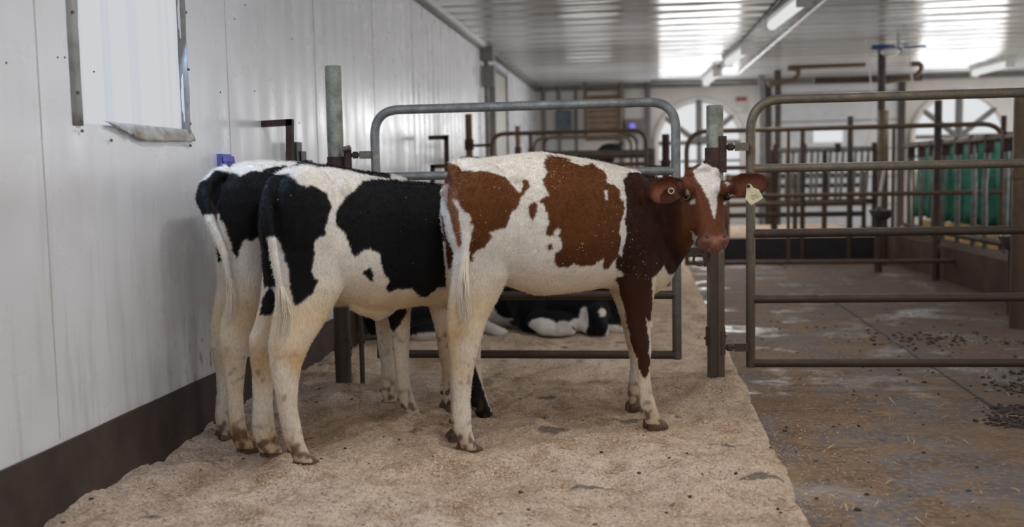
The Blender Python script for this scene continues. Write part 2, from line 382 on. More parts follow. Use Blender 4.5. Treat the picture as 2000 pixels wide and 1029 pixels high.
# left wall with the window opening cut out
wy0, wy1, wz0, wz1 = 3.128, 3.887, 1.262, 2.2
m = MB()
for (y0, y1, z0, z1) in ((-3, wy0, -.05, CZ), (wy1, FY, -.05, CZ), (wy0, wy1, -.05, wz0), (wy0, wy1, wz1, CZ)):
    m.box((WX-.1, (y0+y1)/2, (z0+z1)/2), (.2, y1-y0, z1-z0))
struct(m.build('wall_left', M['wall'], None, smooth=False))
slab('wall_far', ((WX+RX)/2, FY+.1, CZ/2), (RX-WX+.4, .2, CZ+.1), M['farwall'])
slab('ceiling', ((WX+RX)/2, (FY-3)/2, CZ+.05), (RX-WX+.4, FY+3.2, .1), M['ceiling'])
m = MB().box(((.45+RX+.2)/2, (FY-3)/2, -.1), (RX+.2-.45, FY+3.2, .2)); m.box(((WX-.2+.45)/2, (FY-3)/2, -.22), (.45-WX+.2, FY+3.2, .2))
struct(m.build('floor', M['floor'], None, smooth=False))
# dark kerb along the foot of the left wall, wavy top edge
m = MB(); N = 160; V = []; Fc = []
for i in range(N+1):
    y = -2.9+(FY+2.8)*i/N; h = .236+.006*noise.noise(Vector((y*2.2, 0, 0)))+.003*noise.noise(Vector((y*9, 3, 0)))
    V += [(WX-.05, y, -.02), (WX-.05, y, h), (WX+.012, y, h), (WX+.018+.004*noise.noise(Vector((y*5, 1, 0))), y, -.02)]
for i in range(N):
    a = i*4; b = a+4
    for k in range(3): Fc.append((a+k, a+k+1, b+k+1, b+k))
    Fc.append((a+3, a, b, b+3))
Fc += [(0, 1, 2, 3), (N*4+3, N*4+2, N*4+1, N*4)]
m.add(V, Fc); struct(m.build('baseboard_left', M['kerb'], None, smooth=False))
# white cornice with dark joint where wall meets ceiling
m = MB().box((WX+.035, 4.35, CZ-.025), (.07, 14.3, .05)); struct(m.build('trim_1', M['white'], None, smooth=False))
m = MB().box((WX+.012, 4.35, CZ-.062), (.024, 14.3, .022)); struct(m.build('trim_6', M['trim'], None, smooth=False))
m = MB().box((WX+.04, 14.35, CZ-.03), (.08, 5.4, .06)); struct(m.build('trim_2', M['trim'], None, smooth=False))
m = MB().box(((WX+RX)/2, FY-.04, CZ-.04), (RX-WX, .08, .08)); struct(m.build('trim_3', M['trim'], None, smooth=False))

# window_1: daylit white sheet in a metal flashed opening of the left wall
m = MB().box((WX-.02, (wy0+wy1)/2, (wz0+wz1)/2), (.012, wy1-wy0+.02, wz1-wz0+.02))
win = struct(m.build('window_1', M['sheet'], None, smooth=False), 'daylit white sheeted window in the left wall')
m = MB(); V = []; Fc = []
for i in range(25):      # left flashing, slightly buckled
    z = wz0-.01+(wz1-wz0+.2)*i/24; bu = .012*noise.noise(Vector((0, 0, z*5)))
    V += [(WX+.002, wy0-.055+bu*.4, z), (WX+.012+abs(bu), wy0-.01+bu, z), (WX-.03, wy0+.004, z)]
for i in range(24):
    for k in range(2): Fc.append((i*3+k, i*3+k+1, i*3+k+4, i*3+k+3))
m.add(V, Fc); k = len(m.v); V = []; Fc = []
for i in range(25):
    z = wz0-.02+(wz1-wz0+.2)*i/24; bu = .008*noise.noise(Vector((4, 0, z*6)))
    V += [(WX-.03, wy1-.004, z), (WX+.014+abs(bu), wy1+.006+bu, z), (WX+.002, wy1+.04+bu*.4, z)]
for i in range(24):
    for kk in range(2): Fc.append((i*3+kk, i*3+kk+1, i*3+kk+4, i*3+kk+3))
m.add(V, Fc)
fl = m.build('window_flashing', M['flash'], win); sm = fl.modifiers.new('s', 'SOLIDIFY'); sm.thickness = .002
# torn curled strip hanging under the sheet
m = MB(); V = []; Fc = []; NY = 40
for i in range(NY+1):
    t = i/NY; y = wy0+.13+(wy1+.035-wy0-.13)*t
    drop = (.006+.062*min(1, t*2.6))*(1-.30*t)+.012*noise.noise(Vector((t*22, 0, 5)))*min(1, t*6)
    for j in range(6):
        s = j/5; V.append((WX+.006+.016*math.sin(s*1.7)+.008*noise.noise(Vector((t*8, s*2, 0))), y, wz0+.012-drop*s))
for i in range(NY):
    for j in range(5): a = i*6+j; Fc.append((a, a+1, a+7, a+6))
m.add(V, Fc); tt = m.build('torn_strip', M['tatter'], win); tt.modifiers.new('s', 'SOLIDIFY').thickness = .0015
m = MB()
for (y, z) in ((wy0-.035, 1.62), (wy0-.03, 1.36), (wy0-.02, 1.235), (wy1+.03, 1.52), (wy1+.022, 1.30), (wy1+.03, 1.75), (wy0+.16, 1.21), (wy1+.015, 1.21), (wy0-.02, 1.27)):
    m.ball((WX+.012, y, z), .006, nu=8, nv=5)
m.build('screw_heads', M['trim'], win)
m = MB()
for (x, y) in ((478, 10), (676, 78), (570, 76), (12, 123), (458, 37), (497, 178), (430, 180), (584, 240), (112, 112), (126, 112), (183, 140)):
    p = atX(x, y, WX); m.ball((WX+.001, p[1], p[2]), .0032, nu=8, nv=5)
struct(m.build('wall_screws', M['galv_dark'], None), 'small screws in the left wall panels')
m = MB()
for yy in (2.90, 4.33, 5.55, 6.8, 8.0): m.box((WX+.001, yy, 1.42), (.002, .003, 2.34))
struct(m.build('trim_4', M['joint'], None, smooth=False))

# service pipe, junction box and pale door further down the left wall
t = thing('wall_conduit', 'grey pipe with grey switch box running down the left wall beside the pale door', 'pipe', (WX+.05, 11.5, .2))
MB().tube([(WX+.06, 11.45, .2), (WX+.06, 11.45, 2.55)], .03).build('pipe', M['trim'], t)
MB().box((WX+.09, 11.45, 2.22), (.14, .12, .24)).build('switch_box', M['trim'], t, smooth=False)
MB().box((WX+.07, 11.45, 2.48), (.16, .16, .16)).build('junction_box', M['trim'], t, smooth=False)
d = struct(MB().box((WX+.03, 12.55, 1.2), (.06, 1.05, 2.3)).build('door_1', M['door'], None, smooth=False), 'pale beige door in the left wall')
m = MB(); m.box((WX+.04, 12.0, 1.2), (.08, .06, 2.36)); m.box((WX+.04, 13.1, 1.2), (.08, .06, 2.36)); m.box((WX+.04, 12.55, 2.38), (.08, 1.16, .05))
m.build('door_frame', M['trim'], d, smooth=False)

# ------------------------------------------------------------------ far wall
def arch_window(name, cx, w_, spring, sill):
    """half-round window: glowing pane, thick fan of muntins, sill"""
    r = w_/2; m = MB(); V = [(cx-r, FY-.01, sill), (cx+r, FY-.01, sill)]; N = 28
    for k in range(N+1): an = math.pi*k/N; V.append((cx+r*math.cos(an), FY-.01, spring+r*math.sin(an)))
    V2 = [(a, b-.02, c) for a, b, c in V]; L = len(V)
    V = V+V2; Fc = [tuple([0]+list(range(1, L))), tuple([L]+list(range(L+1, 2*L))[::1])]
    for k in range(L): Fc.append((k, (k+1) % L, L+(k+1) % L, L+k))
    m.add(V, Fc); o = struct(m.build(name, M['pane'], None, smooth=False))
    m = MB()
    pts = [(cx-r, FY-.06, sill)]+[(cx+r*math.cos(math.pi-math.pi*k/N), FY-.06, spring+r*math.sin(math.pi*k/N)) for k in range(N+1)]+[(cx+r, FY-.06, sill)]
    m.tube(pts, .05, 8); m.build('window_frame', M['farwall'], o)
    m = MB()
    for a in (38, 90, 142): m.tube([(cx+.02*math.cos(math.radians(a)), FY-.07, spring), (cx+r*math.cos(math.radians(a)), FY-.07, spring+r*math.sin(math.radians(a)))], .045 if a != 90 else .06, 6)
    m.box((cx, FY-.07, spring), (w_, .05, .07)); m.box((cx, FY-.07, (spring+sill)/2), (.08, .05, spring-sill)); m.box((cx, FY-.07, (spring*.45+sill*.55)), (w_, .04, .04))
    m.build('muntins', M['trim'], o, smooth=False); return o
arch_window('window_2', .90, 1.42, 1.58, 1.02)
arch_window('window_3', 5.03, 1.42, 1.58, 1.02)
p = at(1618, 264, FY-.12); pc = Vector(p)
od = struct(MB().box((3.08, FY-.04, 1.25), (2.0, .06, 2.44)).build('door_2', M['rolldoor'], None, smooth=False), 'wide pale overhead door in the far wall')
m = MB()
for k in range(5): m.box((3.08, FY-.075, .5+.46*k), (2.0, .012, .018))
m.build('panel_joints', M['trim'], od, smooth=False)
MB().box((p[0], FY-.085, p[2]), (.46, .02, .22)).build('door_window', M['pane'], od, smooth=False)
m = MB()
for xx in (2.02, 4.14): m.box((xx, FY-.1, 1.25), (.09, .08, 2.5))
m.build('door_track', M['galv_dark'], od, smooth=False)
def vpipe(px, y0, y1, Y, r, mat, label, name='wall_pipe', cat='pipe', group=None):
    a = at(px, y0, Y); b = at(px, y1, Y); b[0] = a[0]
    o = MB().tube([tuple(b), tuple(a)], r, 10).build(name, M[mat], None); return tag(o, label, cat, group)
for px, r, lb in ((1061, .035, 'thin grey pipe down the far wall nearest the left corner'), (1091, .03, 'thin grey pipe rising from the blue-grey wall cabinet'),
                  (1124, .03, 'thin grey pipe right of the blue-grey wall cabinet'), (1214, .045, 'grey pipe on the far wall right of the brown slatted shutter'),
                  (1265, .045, 'grey pipe on the far wall left of the nearer arched window')):
    vpipe(px, 168 - (px-1055)*.018, 330, FY-.08, r, 'trim', lb)
# blue-grey electrical cabinet
a = at(1086, 216, FY-.1); b = at(1116, 256, FY-.1)
t = thing('electrical_cabinet', 'blue-grey electrical cabinet mounted on the far wall', 'cabinet', ((a[0]+b[0])/2, FY-.1, b[2]))
MB().box(((a[0]+b[0])/2, FY-.1, (a[2]+b[2])/2), (b[0]-a[0], .16, a[2]-b[2])).build('body', M['box'], t, smooth=False)
MB().box(((a[0]+b[0])/2, FY-.19, (a[2]+b[2])/2), (b[0]-a[0]-.04, .02, a[2]-b[2]-.05)).build('door', M['box'], t, smooth=False)
MB().box((b[0]-.05, FY-.21, (a[2]+b[2])/2), (.02, .03, .06)).build('handle', M['galv_dark'], t, smooth=False)
# brown slatted shutter in a rail frame
a = at(1143, 190, FY-.5); b = at(1212, 256, FY-.5)
t = thing('slatted_shutter', 'brown slatted wooden shutter hung in a rail frame at the far wall', 'shutter', ((a[0]+b[0])/2, FY-.5, b[2]))
m = MB(); nsl = 6
for k in range(nsl):
    z = b[2]+(a[2]-b[2])*(k+.5)/nsl; m.box(((a[0]+b[0])/2, FY-.5, z), (b[0]-a[0]-.08, .03, (a[2]-b[2])/nsl*.82), Matrix.Rotation(.25, 3, 'X'))
m.build('slats', M['hatch'], t, smooth=False)
m = MB()
for x in (a[0], b[0]): m.tube([(x, FY-.5, at(1143, 272, FY-.5)[2]), (x, FY-.5, at(1143, 176, FY-.5)[2])], .03, 8)
for y in (176, 190, 256, 272): z = at(1143, y, FY-.5)[2]; m.tube([(a[0], FY-.5, z), (b[0], FY-.5, z)], .025, 8)
for x in (a[0], b[0]): m.tube([(x, FY-.5, at(1143, 176, FY-.5)[2]), (x, FY-.5, CZ)], .02, 8)
m.build('rail_frame', M['far_steel'], t)
# small lit screen and a red and white notice
a = at(1235, 246, FY-.3)
t = thing('control_box', 'small grey control box with blue-violet light on far wall', 'control box', (a[0], FY-.12, a[2]-.1))
MB().box((a[0]+.06, FY-.12, a[2]), (.34, .22, .24)).build('housing', M['trim'], t, smooth=False)
MB().ball((a[0], FY-.24, a[2]), .05, nu=12, nv=8).build('lamp', M['glow'], t)
a = at(1448, 198, FY-.05)
t = thing('notice_sign', 'small white notice with red top band on far wall', 'sign', (a[0], FY-.02, a[2]-.1))
MB().box((a[0], FY-.015, a[2]-.04), (.2, .02, .26)).build('board', M['white'], t, smooth=False)
MB().box((a[0], FY-.03, a[2]+.04), (.17, .012, .06)).build('red_band', M['red'], t, smooth=False)
# pipes under the ceiling near the far wall
def hpipe(pts, r, mat, label, name='ceiling_pipe'):
    o = MB().tube(bend(pts, .12), r, 10).build(name, M[mat], None); return tag(o, label, 'pipe')
zp = lambda x, y, Y: tuple(at(x, y, Y))
hpipe([zp(1270, 160, 16.4), zp(1520, 157, 16.4)], .03, 'trim', 'thin grey pipe under the ceiling along the far wall')
hpipe([zp(1500, 165, 15), zp(1556, 155, 15), zp(1562, 136, 15), zp(1532, 132, 15), zp(1690, 126, 15)], .035, 'far_steel', 'brown bent pipe with an elbow under the ceiling before the overhead door')
hpipe([zp(1590, 157, 14.2), zp(1800, 152, 14.2)], .045, 'galv_dark', 'dark straight pipe running across under the ceiling')
hpipe([zp(1730, 160, 13.4), zp(1795, 146, 13.4), zp(1802, 124, 13.4), zp(1776, 126, 13.4)], .03, 'far_steel', 'brown hooked pipe hanging from the ceiling beyond the blue fan')
hpipe([(1.62, -2.5, CZ-.02), (1.60, 9, CZ-.02), (1.42, 15.6, CZ-.02)], .02, 'white', 'long pale conduit running along the ceiling beside the tube lights', 'ceiling_conduit')
hpipe([(1.24, -2.5, CZ-.015), (1.2, 9, CZ-.015), (1.0, 16.8, CZ-.015)], .014, 'galv_dark', 'thin dark cable conduit along the ceiling over the tube lights', 'ceiling_conduit')
# dark upright columns
for px, y0, Y, r, mt, lb in ((1519, 158, 15.6, .055, 'galv_dark', 'dark thin column left of the overhead door'), (1487, 166, 16.2, .045, 'trim', 'grey thin column beside the notice sign'),
                         (1722, 150, 13.2, .05, 'galv_dark', 'dark thin column right of the overhead door')):
    a = at(px, y0, Y); o = MB().tube([(a[0], Y, 0), (a[0], Y, CZ)], r, 12).build('support_column', M[mt], None); tag(o, lb, 'column')

# ------------------------------------------------------------------ lights of the room
def tube_light(p0, p1, label, w_=.085):
    a = Vector(p0); b = Vector(p1); c = (a+b)/2
    t = thing('tube_light', label, 'light', (c.x, c.y, CZ-.1), 'tube lights along the ceiling')
    dirv = (b-a).normalized(); L = (b-a).length
    rot = Vector((0, 1, 0)).rotation_difference(dirv).to_matrix()
    MB().box((c.x, c.y, CZ-.03), (w_+.05, L+.1, .06), rot).build('housing', M['white'], t, smooth=False)
    o = MB().tube([tuple(a), tuple(a+(b-a)*.5), tuple(b)], w_/2, 12).build('diffuser', M['tube'], t)
    for q in (a, b): MB().box(tuple(q+(q-c).normalized()*.012), (w_+.02, .03, w_+.01), rot).build('end_cap', M['white'], t, smooth=False)
def lamp_pts(x0, y0, x1, y1): return tuple(G(x0, y0, 2.49)), tuple(G(x1, y1, 2.49))
a, b = lamp_pts(1508, 49, 1569, 1); tube_light(a, b, 'lit tube light, nearest and largest of the row on the ceiling', .10)
a, b = lamp_pts(1422, 122, 1457, 98); tube_light(a, b, 'lit tube light in the middle of the row receding along the ceiling', .10)
a, b = lamp_pts(1379, 161, 1401, 143); tube_light(a, b, 'lit tube light at the far end of the ceiling row near the arched window', .10)
a, b = lamp_pts(1904, 142, 1973, 124); tube_light(a, b, 'lit tube light on the right ceiling beyond the blue fan', .10)
tube_light((-.35, 2.5, 2.49), (-.35, 3.9, 2.49), 'lit tube light over the front pen')

# blue fan hung under the ceiling
fc = Vector(at(1755, 96, 12.0))
t = thing('hanging_fan', 'blue fan with white motor hanging under the ceiling at right', 'fan', (fc.x, fc.y, fc.z))
MB().tube([(fc.x, fc.y, fc.z), (fc.x, fc.y, CZ)], .02, 8).build('rod', M['white'], t)
MB().ball((fc.x-.10, fc.y-.05, fc.z-.03), .07, [(.11, 0, 0), (0, .09, 0), (0, 0, .05)]).build('motor', M['white'], t)
for k in range(4):
    an = math.radians(8+90*k); dv = Vector((math.cos(an), math.sin(an), 0)); pv = Vector((-math.sin(an), math.cos(an), 0))
    m = MB(); secs = []
    for s_, w_ in ((.05, .05), (.14, .075), (.24, .07), (.31, .03)):
        c = fc+dv*s_+Vector((0, 0, .012+.05*s_)); secs.append((c+pv*w_+Vector((0, 0, .02)), c-pv*w_-Vector((0, 0, .02)), .006))
    m.loft(secs, 12); m.build('blade', M['blue'], t)
MB().ball((fc.x, fc.y, fc.z-.02), .04).build('hub', M['black'], t)
# white hanger frame of wires
t = thing('wire_hanger', 'thin white bar and wires hanging down left of the blue fan', 'hanger', tuple(at(1730, 60, 12.4)))
MB().tube([zp(1692, 80, 12.4), zp(1752, 49, 12.4), zp(1775, 46, 12.4)], .016, 8).build('bar', M['white'], t)
MB().tube([zp(1690, 80, 12.4), zp(1700, 150, 12.4), zp(1706, 230, 12.4), zp(1690, 285, 12.4)], .007, 6).build('wire', M['white'], t)
MB().tube([zp(1768, 48, 12.4), zp(1774, 90, 12.4), zp(1782, 160, 12.4), zp(1781, 200, 12.4)], .009, 6).build('wire', M['white'], t)
MB().tube([zp(1763, 46, 12.4), (at(1763, 46, 12.4)[0], 12.4, CZ)], .012, 6).build('hook', M['galv_dark'], t)

# ------------------------------------------------------------------ sawdust bedding (left) and floor details
PRINTS = [(random.uniform(-1.7, .35), random.uniform(1.6, 5.6), random.uniform(.035, .075), random.uniform(.008, .022)) for _ in range(90)]
def ground_z(x, y):
    v = Vector((x*1.5, y*1.5, 0)); z = .030*noise.noise(v)+.030*noise.noise(v*2.7)+.017*noise.noise(v*6.5)+.0075*noise.noise(v*18)+.003*noise.noise(v*45)
    for hx, hy, hr, hd in PRINTS:
        q = (x-hx)**2+(y-hy)**2
        if q < hr*hr*9: q /= hr*hr; z += -hd*math.exp(-q)+hd*.55*math.exp(-(math.sqrt(q)-1.5)**2*3)
    z += .011
    dw = x-WX; z += .028*max(0, 1-dw/.5)**1.5*(.5+noise.noise(Vector((y*2.4, 5, 0))))
    for (px, py, rr, dd) in ((.35, 4.95, .25, .035), (-1.54, 4.9, .3, .03), (-1.2, 5.6, .6, .02)):
        z += dd*math.exp(-((x-px)**2+(y-py)**2)/rr**2)
    return z
EDGE = .487
def edge_x(y): return EDGE+.012*noise.noise(Vector((y*3, 9, 0)))+.007*noise.noise(Vector((y*14, 2, 0)))
ys = np.concatenate([np.arange(.6, 5.2, .016), np.arange(5.2, 9.0, .04), np.arange(9.0, 14.4, .1)])
nx = 170; V = []; Fc = []
for y in ys:
    ex = edge_x(y)
    for i in range(nx+1):
        u = i/nx; x = WX+.01+(ex-WX-.01)*u; z = ground_z(x, y)
        e = min(1, (ex-x)/.06); z = z*e+.010*(1-e)
        V.append((x, y, max(z, .004 if x > .44 else -.1) if i < nx else -.03))
for j in range(len(ys)-1):
    for i in range(nx): a = j*(nx+1)+i; Fc.append((a, a+1, a+nx+2, a+nx+1))
m = MB(); m.v = V; m.f = Fc
bed = m.build('sawdust_bedding', M['saw'], None, autos=False)
tag(bed, 'beige sawdust bedding spread over the pen floor along the left wall', 'bedding', kind='stuff')
# loose shavings over the bedding
def flakes(name, n, area_fn, size, mats, label, cat, lift=.002, aspect=(1.2, 3.5), tilt=.5):
    V = []; Fc = []; mi = []
    for i in range(n):
        x, y, z = area_fn(); L = size*random.uniform(.4, 1.3); w_ = L/random.uniform(*aspect); an = random.uniform(0, math.tau)
        c, s = math.cos(an), math.sin(an); tz = random.uniform(-tilt, tilt)*L*.5; cz = random.uniform(0, .25)*L
        k = len(V); zz = z+lift+abs(tz)*.6
        V += [(x-c*L/2+s*w_/2, y-s*L/2-c*w_/2, zz-tz), (x-c*L/2-s*w_/2, y-s*L/2+c*w_/2, zz-tz*.6), (x-s*w_/2, y+c*w_/2, zz+cz), (x+s*w_/2, y-c*w_/2, zz+cz),
              (x+c*L/2+s*w_/2, y+s*L/2-c*w_/2, zz+tz), (x+c*L/2-s*w_/2, y+s*L/2+c*w_/2, zz+tz*.7)]
        Fc += [(k, k+3, k+2, k+1), (k+3, k+4, k+5, k+2)]; q = random.randrange(len(mats)); mi += [q, q]
    me = bpy.data.meshes.new(name); me.from_pydata(V, [], Fc)
    for mm in mats: me.materials.append(mm)
    me.polygons.foreach_set('material_index', mi); o = bpy.data.objects.new(name, me); COL.objects.link(o)
    return tag(o, label, cat, kind='stuff')
chips = [simple('chip_%s' % k, c, None, .9, 10, 0) for k, c in (('pale', (236, 218, 194)), ('tan', (214, 186, 154)), ('orange', (214, 172, 132)), ('brown', (172, 134, 98)))]
def bed_pt():
    y = .9+3.9*random.random()**.9 if random.random() < .8 else random.uniform(4.8, 8)
    x = random.uniform(WX+.03, EDGE-.01); return x, y, ground_z(x, y)
flakes('wood_shavings', 80000, bed_pt, .0062, chips, 'loose pale wood shavings lying over the sawdust', 'wood shavings')
# manure crumbs on both sides
def crumbs(name, n, fn, r0, r1, mat, label, cat):
    m = MB()
    for i in range(n):
        x, y, z = fn(); r = random.uniform(r0, r1); k = len(m.v)
        m.ball((x, y, z+r*.3), r, [(r*random.uniform(.8, 1.8), 0, 0), (0, r*random.uniform(.8, 1.5), 0), (0, 0, r*random.uniform(.4, .8))], 7, 5)
        for q in range(k, len(m.v)):
            v = Vector(m.v[q]); m.v[q] = tuple(v+Vector((noise.noise(v*90), noise.noise(v*90+Vector((5, 0, 0))), noise.noise(v*90+Vector((0, 7, 0)))))*r*.5)
    o = m.build(name, mat, None, smooth=False); return tag(o, label, cat, kind='stuff')
crumbs('bedding_crumbs', 130, bed_pt, .002, .0065, M['manure'], 'dark crumbs of dung scattered in the sawdust', 'dung')
def floor_pt():
    y = 2.6+random.random()**1.3*5.5; x = random.uniform(EDGE+.02, 3.2); return x, y, 0
crumbs('floor_crumbs', 300, floor_pt, .002, .008, M['manure'], 'dark dung crumbs scattered on the wet alley floor', 'dung')
def pile_pt():
    c = random.choice([(1.85, 4.95, .09), (1.95, 5.0, .14), (1.6, 4.5, .05), (2.1, 5.2, .2), (1.75, 6.4, .2), (1.5, 4.3, .06)]); 
    return c[0]+random.gauss(0, c[2]), c[1]+random.gauss(0, c[2]), 0
crumbs('dung_patch', 700, pile_pt, .003, .012, M['manure'], 'dark dung clumps piled along the floor drain at right', 'dung')
def straw_pt():
    y = 2.7+random.random()*4.5; x = random.uniform(EDGE+.05, 2.9); return x, y, .003
flakes('straw_litter', 420, straw_pt, .05, [M['straw'], chips[1]], 'thin pale straw stalks strewn on the alley floor', 'straw', .003, (12, 30), .15)
flakes('floor_shavings', 3200, lambda: (EDGE+abs(random.gauss(0, .28))**1.2*1.4, 2.6+random.random()*3.6, .002), .0055, chips, 'stray wood shavings tracked onto the alley floor', 'wood shavings', .002)
# narrow floor drain
m = MB(); V = []; Fc = []
for i in range(61):
    y = 3.2+i*.1; jx = .008*noise.noise(Vector((y*4, 0, 0))); wd = .009+.006*noise.noise(Vector((y*6, 4, 0)))
    V += [(1.517+jx-wd, y, .0035), (1.517+jx+wd, y, .0035)]
for i in range(60): Fc.append((2*i, 2*i+1, 2*i+3, 2*i+2))
m.add(V, Fc); struct(m.build('trim_5', M['black'], None, smooth=False), 'dark floor drain slot running along the alley')

# feed curb, hay and stall platform at the back right
struct(MB().box((2.98, 10.2, .15), (.32, 7.0, .34)).build('feed_curb', M['curb'], None, smooth=False), 'brown concrete feed curb along the right of the alley')
def heap(name, x0, x1, y0, y1, h, mat, label, cat, n=(60, 60), fl=.0):
    m = MB(); V = []; Fc = []
    for j in range(n[1]+1):
        for i in range(n[0]+1):
            u, v = i/n[0], j/n[1]; x = x0+(x1-x0)*u; y = y0+(y1-y0)*v
            e = min(1, 4*min(u, 1-u, v, 1-v)); z = fl+h*e*(.55+.5*noise.noise(Vector((x*2.5, y*2.5, 0)))+.25*noise.noise(Vector((x*9, y*9, 3))))
            V.append((x, y, max(z, fl+.002)))
    for j in range(n[1]):
        for i in range(n[0]): a = j*(n[0]+1)+i; Fc.append((a, a+1, a+n[0]+2, a+n[0]+1))
    m.add(V, Fc); return tag(m.build(name, mat, None), label, cat, kind='stuff')
heap('hay', 3.15, 7.5, 7, 16.5, .62, M['hay'], 'yellow-brown hay heaped behind the feed curb', 'hay')
struct(MB().box((1.78, 14.0, .13), (2.1, 3.2, .26)).build('stall_platform', M['platform'], None, smooth=False), 'dark raised stall platform at the back')
heap('platform_bedding', .75, 2.8, 12.45, 15.5, .06, M['saw'], 'pale sawdust covering the raised stall platform', 'bedding', (40, 40), .262)

# ------------------------------------------------------------------ gates, posts, hinges
def gate(name, label, x0, x1, Y, zs, yaw=0, r=.0225, round0=True, round1=True, mat='galv', matlow='galv_dark', cr=.13, mids=(), zb=None, curve_r=None):
    """tube gate: outer bow (frame) with rounded top corners, cross rails. zs: rail heights, first = top, last = bottom"""
    t = thing(name, label, 'gate', (x0, Y, zs[-1]))
    def P(x, z): return (x, Y+(x-x0)*math.tan(yaw), z)
    top, bot = zs[0], zs[-1]; tilt = 0
    pts = [P(x0, bot-.02)]
    pts += [P(x0, top)] if round0 else [P(x0, top)]
    pts += [P(x1, top), P(x1, bot-.02)]
    MB().tube(bend(pts, cr, 10), r, 16).build('frame', M[mat], t)
    for k, z in enumerate(zs[1:]):
        MB().tube([P(x0+r*.5, z), P(x1-r*.5, z)], r*.93, 14).build('rail', M[matlow if z < .9 else mat], t)
    for x in mids: MB().tube([P(x, bot), P(x, top)], r*.7, 10).build('upright', M[mat], t)
    return t
gY = 4.86
xl, xr = at(733, 300, gY)[0], at(1320, 300, gY)[0]
zt = at(1050, 206, gY)[2]
g1 = gate('pen_gate', 'galvanised tube gate closing the pen behind the standing calves', xl, xr, gY, [zt, at(1050, 339, gY)[2], at(1050, 460, gY)[2], at(1050, 577, gY)[2], at(1050, 692, gY)[2]])
gy2 = 4.92; rxl = at(1466, 450, gy2)[0]
zz = [at(1540, 193, gy2)[2], at(1480, 329, gy2)[2], at(1480, 456, gy2)[2], at(1480, 584, gy2)[2], at(1480, 709, gy2)[2]]
g2 = gate('alley_gate', 'long dusty tube gate across the alley right of the front post', rxl, rxl+3.2, gy2, zz, yaw=.033, mat='galv_brown', matlow='galv_dark', cr=.15)

def post(px, top_y, Y, r, mat, label, name='steel_post', z0=-.02, cat='post', extra=True, seg=20):
    a = at(px, top_y, Y); t = thing(name, label, cat, (a[0], Y, 0))
    m = MB().tube([(a[0], Y, z0), (a[0], Y, a[2])], r, seg); m.build('tube', M[mat], t)
    return t, a
# left front post
p1, a1 = post(650, 129, 4.86, .040, 'post', 'tall grey-green post with rusty collar behind the two black calves')
X1 = a1[0]
def collar(parent, x, Y, z, h, r, mat='rust'):
    m = MB().tube([(x, Y, z-h/2), (x, Y, z+h/2)], r, 20); m.ball((x+r, Y, z), .008, nu=8, nv=5); m.ball((x-r, Y-.004, z-.01), .008, nu=8, nv=5); return m.build('collar', M[mat], parent)
zc = at(650, 316, 4.86)[2]; collar(p1, X1+.003, 4.86, zc, .05, .047)
def hinge(parent, xa, Y, z, xg, pinz0, pinz1, mat='rust', rodmat='galv_brown', pinx=None, ang=0):
    px_ = pinx
    m = MB().tube([(px_, Y-.03, pinz0), (px_, Y-.03, pinz1)], .02, 12); m.build('hinge_pin', M[mat], parent)
    m = MB().tube([(px_, Y-.03, z), (px_+(xg-px_)*.45, Y-.015, z)], .010, 10); m.tube([(px_+(xg-px_)*.2, Y-.025, z), (px_+(xg-px_)*.4, Y-.02, z)], .017, 6); m.build('hinge_bolt', M[mat], parent)
    m = MB().box((px_+(xg-px_)*.72, Y-.012, z), ((xg-px_)*.5, .03, .038)); m.build('hinge_bracket', M[rodmat], parent, smooth=False)
zq = at(680, 303, 4.83)[2]; hinge(p1, X1, 4.86, zq, xl-.01, at(680, 330, 4.83)[2], at(680, 288, 4.83)[2], pinx=at(679, 300, 4.83)[0])
MB().tube([tuple(at(669, 292, 4.8)), tuple(at(684, 288, 4.8))], .013, 12).build('hinge_cap', M['galv_brown'], p1)
zl = at(672, 679, 4.86)[2]; collar(p1, X1+.002, 4.86, zl, .09, .044, 'galv_dark')
MB().tube([(X1, 4.86, -.01), (X1, 4.86, at(672, 600, 4.86)[2])], .0412, 20).build('grimy_sleeve', M['galv_dark'], p1)
# drop bar beside the post, with its small arm
t = thing('drop_bar', 'thin dark vertical bar beside the foot of the tall left post', 'bar', (at(707, 755, 4.82)[0], 4.82, 0))
bx = at(707, 700, 4.82)[0]; MB().tube([(bx, 4.82, .0), (bx, 4.82, at(707, 585, 4.82)[2])], .0125, 10).build('bar', M['galv_dark'], t)
MB().tube([(bx, 4.82, at(707, 661, 4.82)[2]), (xl+.02, 4.85, at(745, 659, 4.82)[2])], .012, 10).build('arm', M['galv_dark'], t)
MB().tube([(bx, 4.82, at(707, 670, 4.82)[2]), (bx, 4.82, at(707, 652, 4.82)[2])], .02, 10).build('clamp', M['galv_dark'], t)
# right front post with the seam of its welded strip
p2, a2 = post(1396, 206, 4.89, .040, 'post', 'grey steel post behind the brown calf head with hinges on its right')
X2 = a2[0]
MB().box((X2+.026, 4.852, .40), (.03, .02, .84)).build('welded_strip', M['galv_brown'], p2, smooth=False)
MB().box((X2-.01, 4.85, .38), (.034, .012, .80)).build('brown_face', M['galv_dark'], p2, smooth=False)
zc2 = at(1395, 312, 4.89)[2]; collar(p2, X2, 4.89, zc2, .115, .048)
zr = at(1440, 287, 4.89)[2]
hinge(p2, X2, 4.89, zr, rxl-.01, at(1411, 337, 4.89)[2], at(1411, 266, 4.89)[2], pinx=at(1411, 300, 4.86)[0])
zlow = at(1395, 656, 4.89)[2]; collar(p2, X2, 4.89, zlow, .09, .047)
hinge(p2, X2, 4.89, at(1440, 677, 4.89)[2], rxl-.01, at(1411, 690, 4.89)[2], at(1411, 645, 4.89)[2], 'rust', 'galv_dark', pinx=at(1409, 670, 4.86)[0])
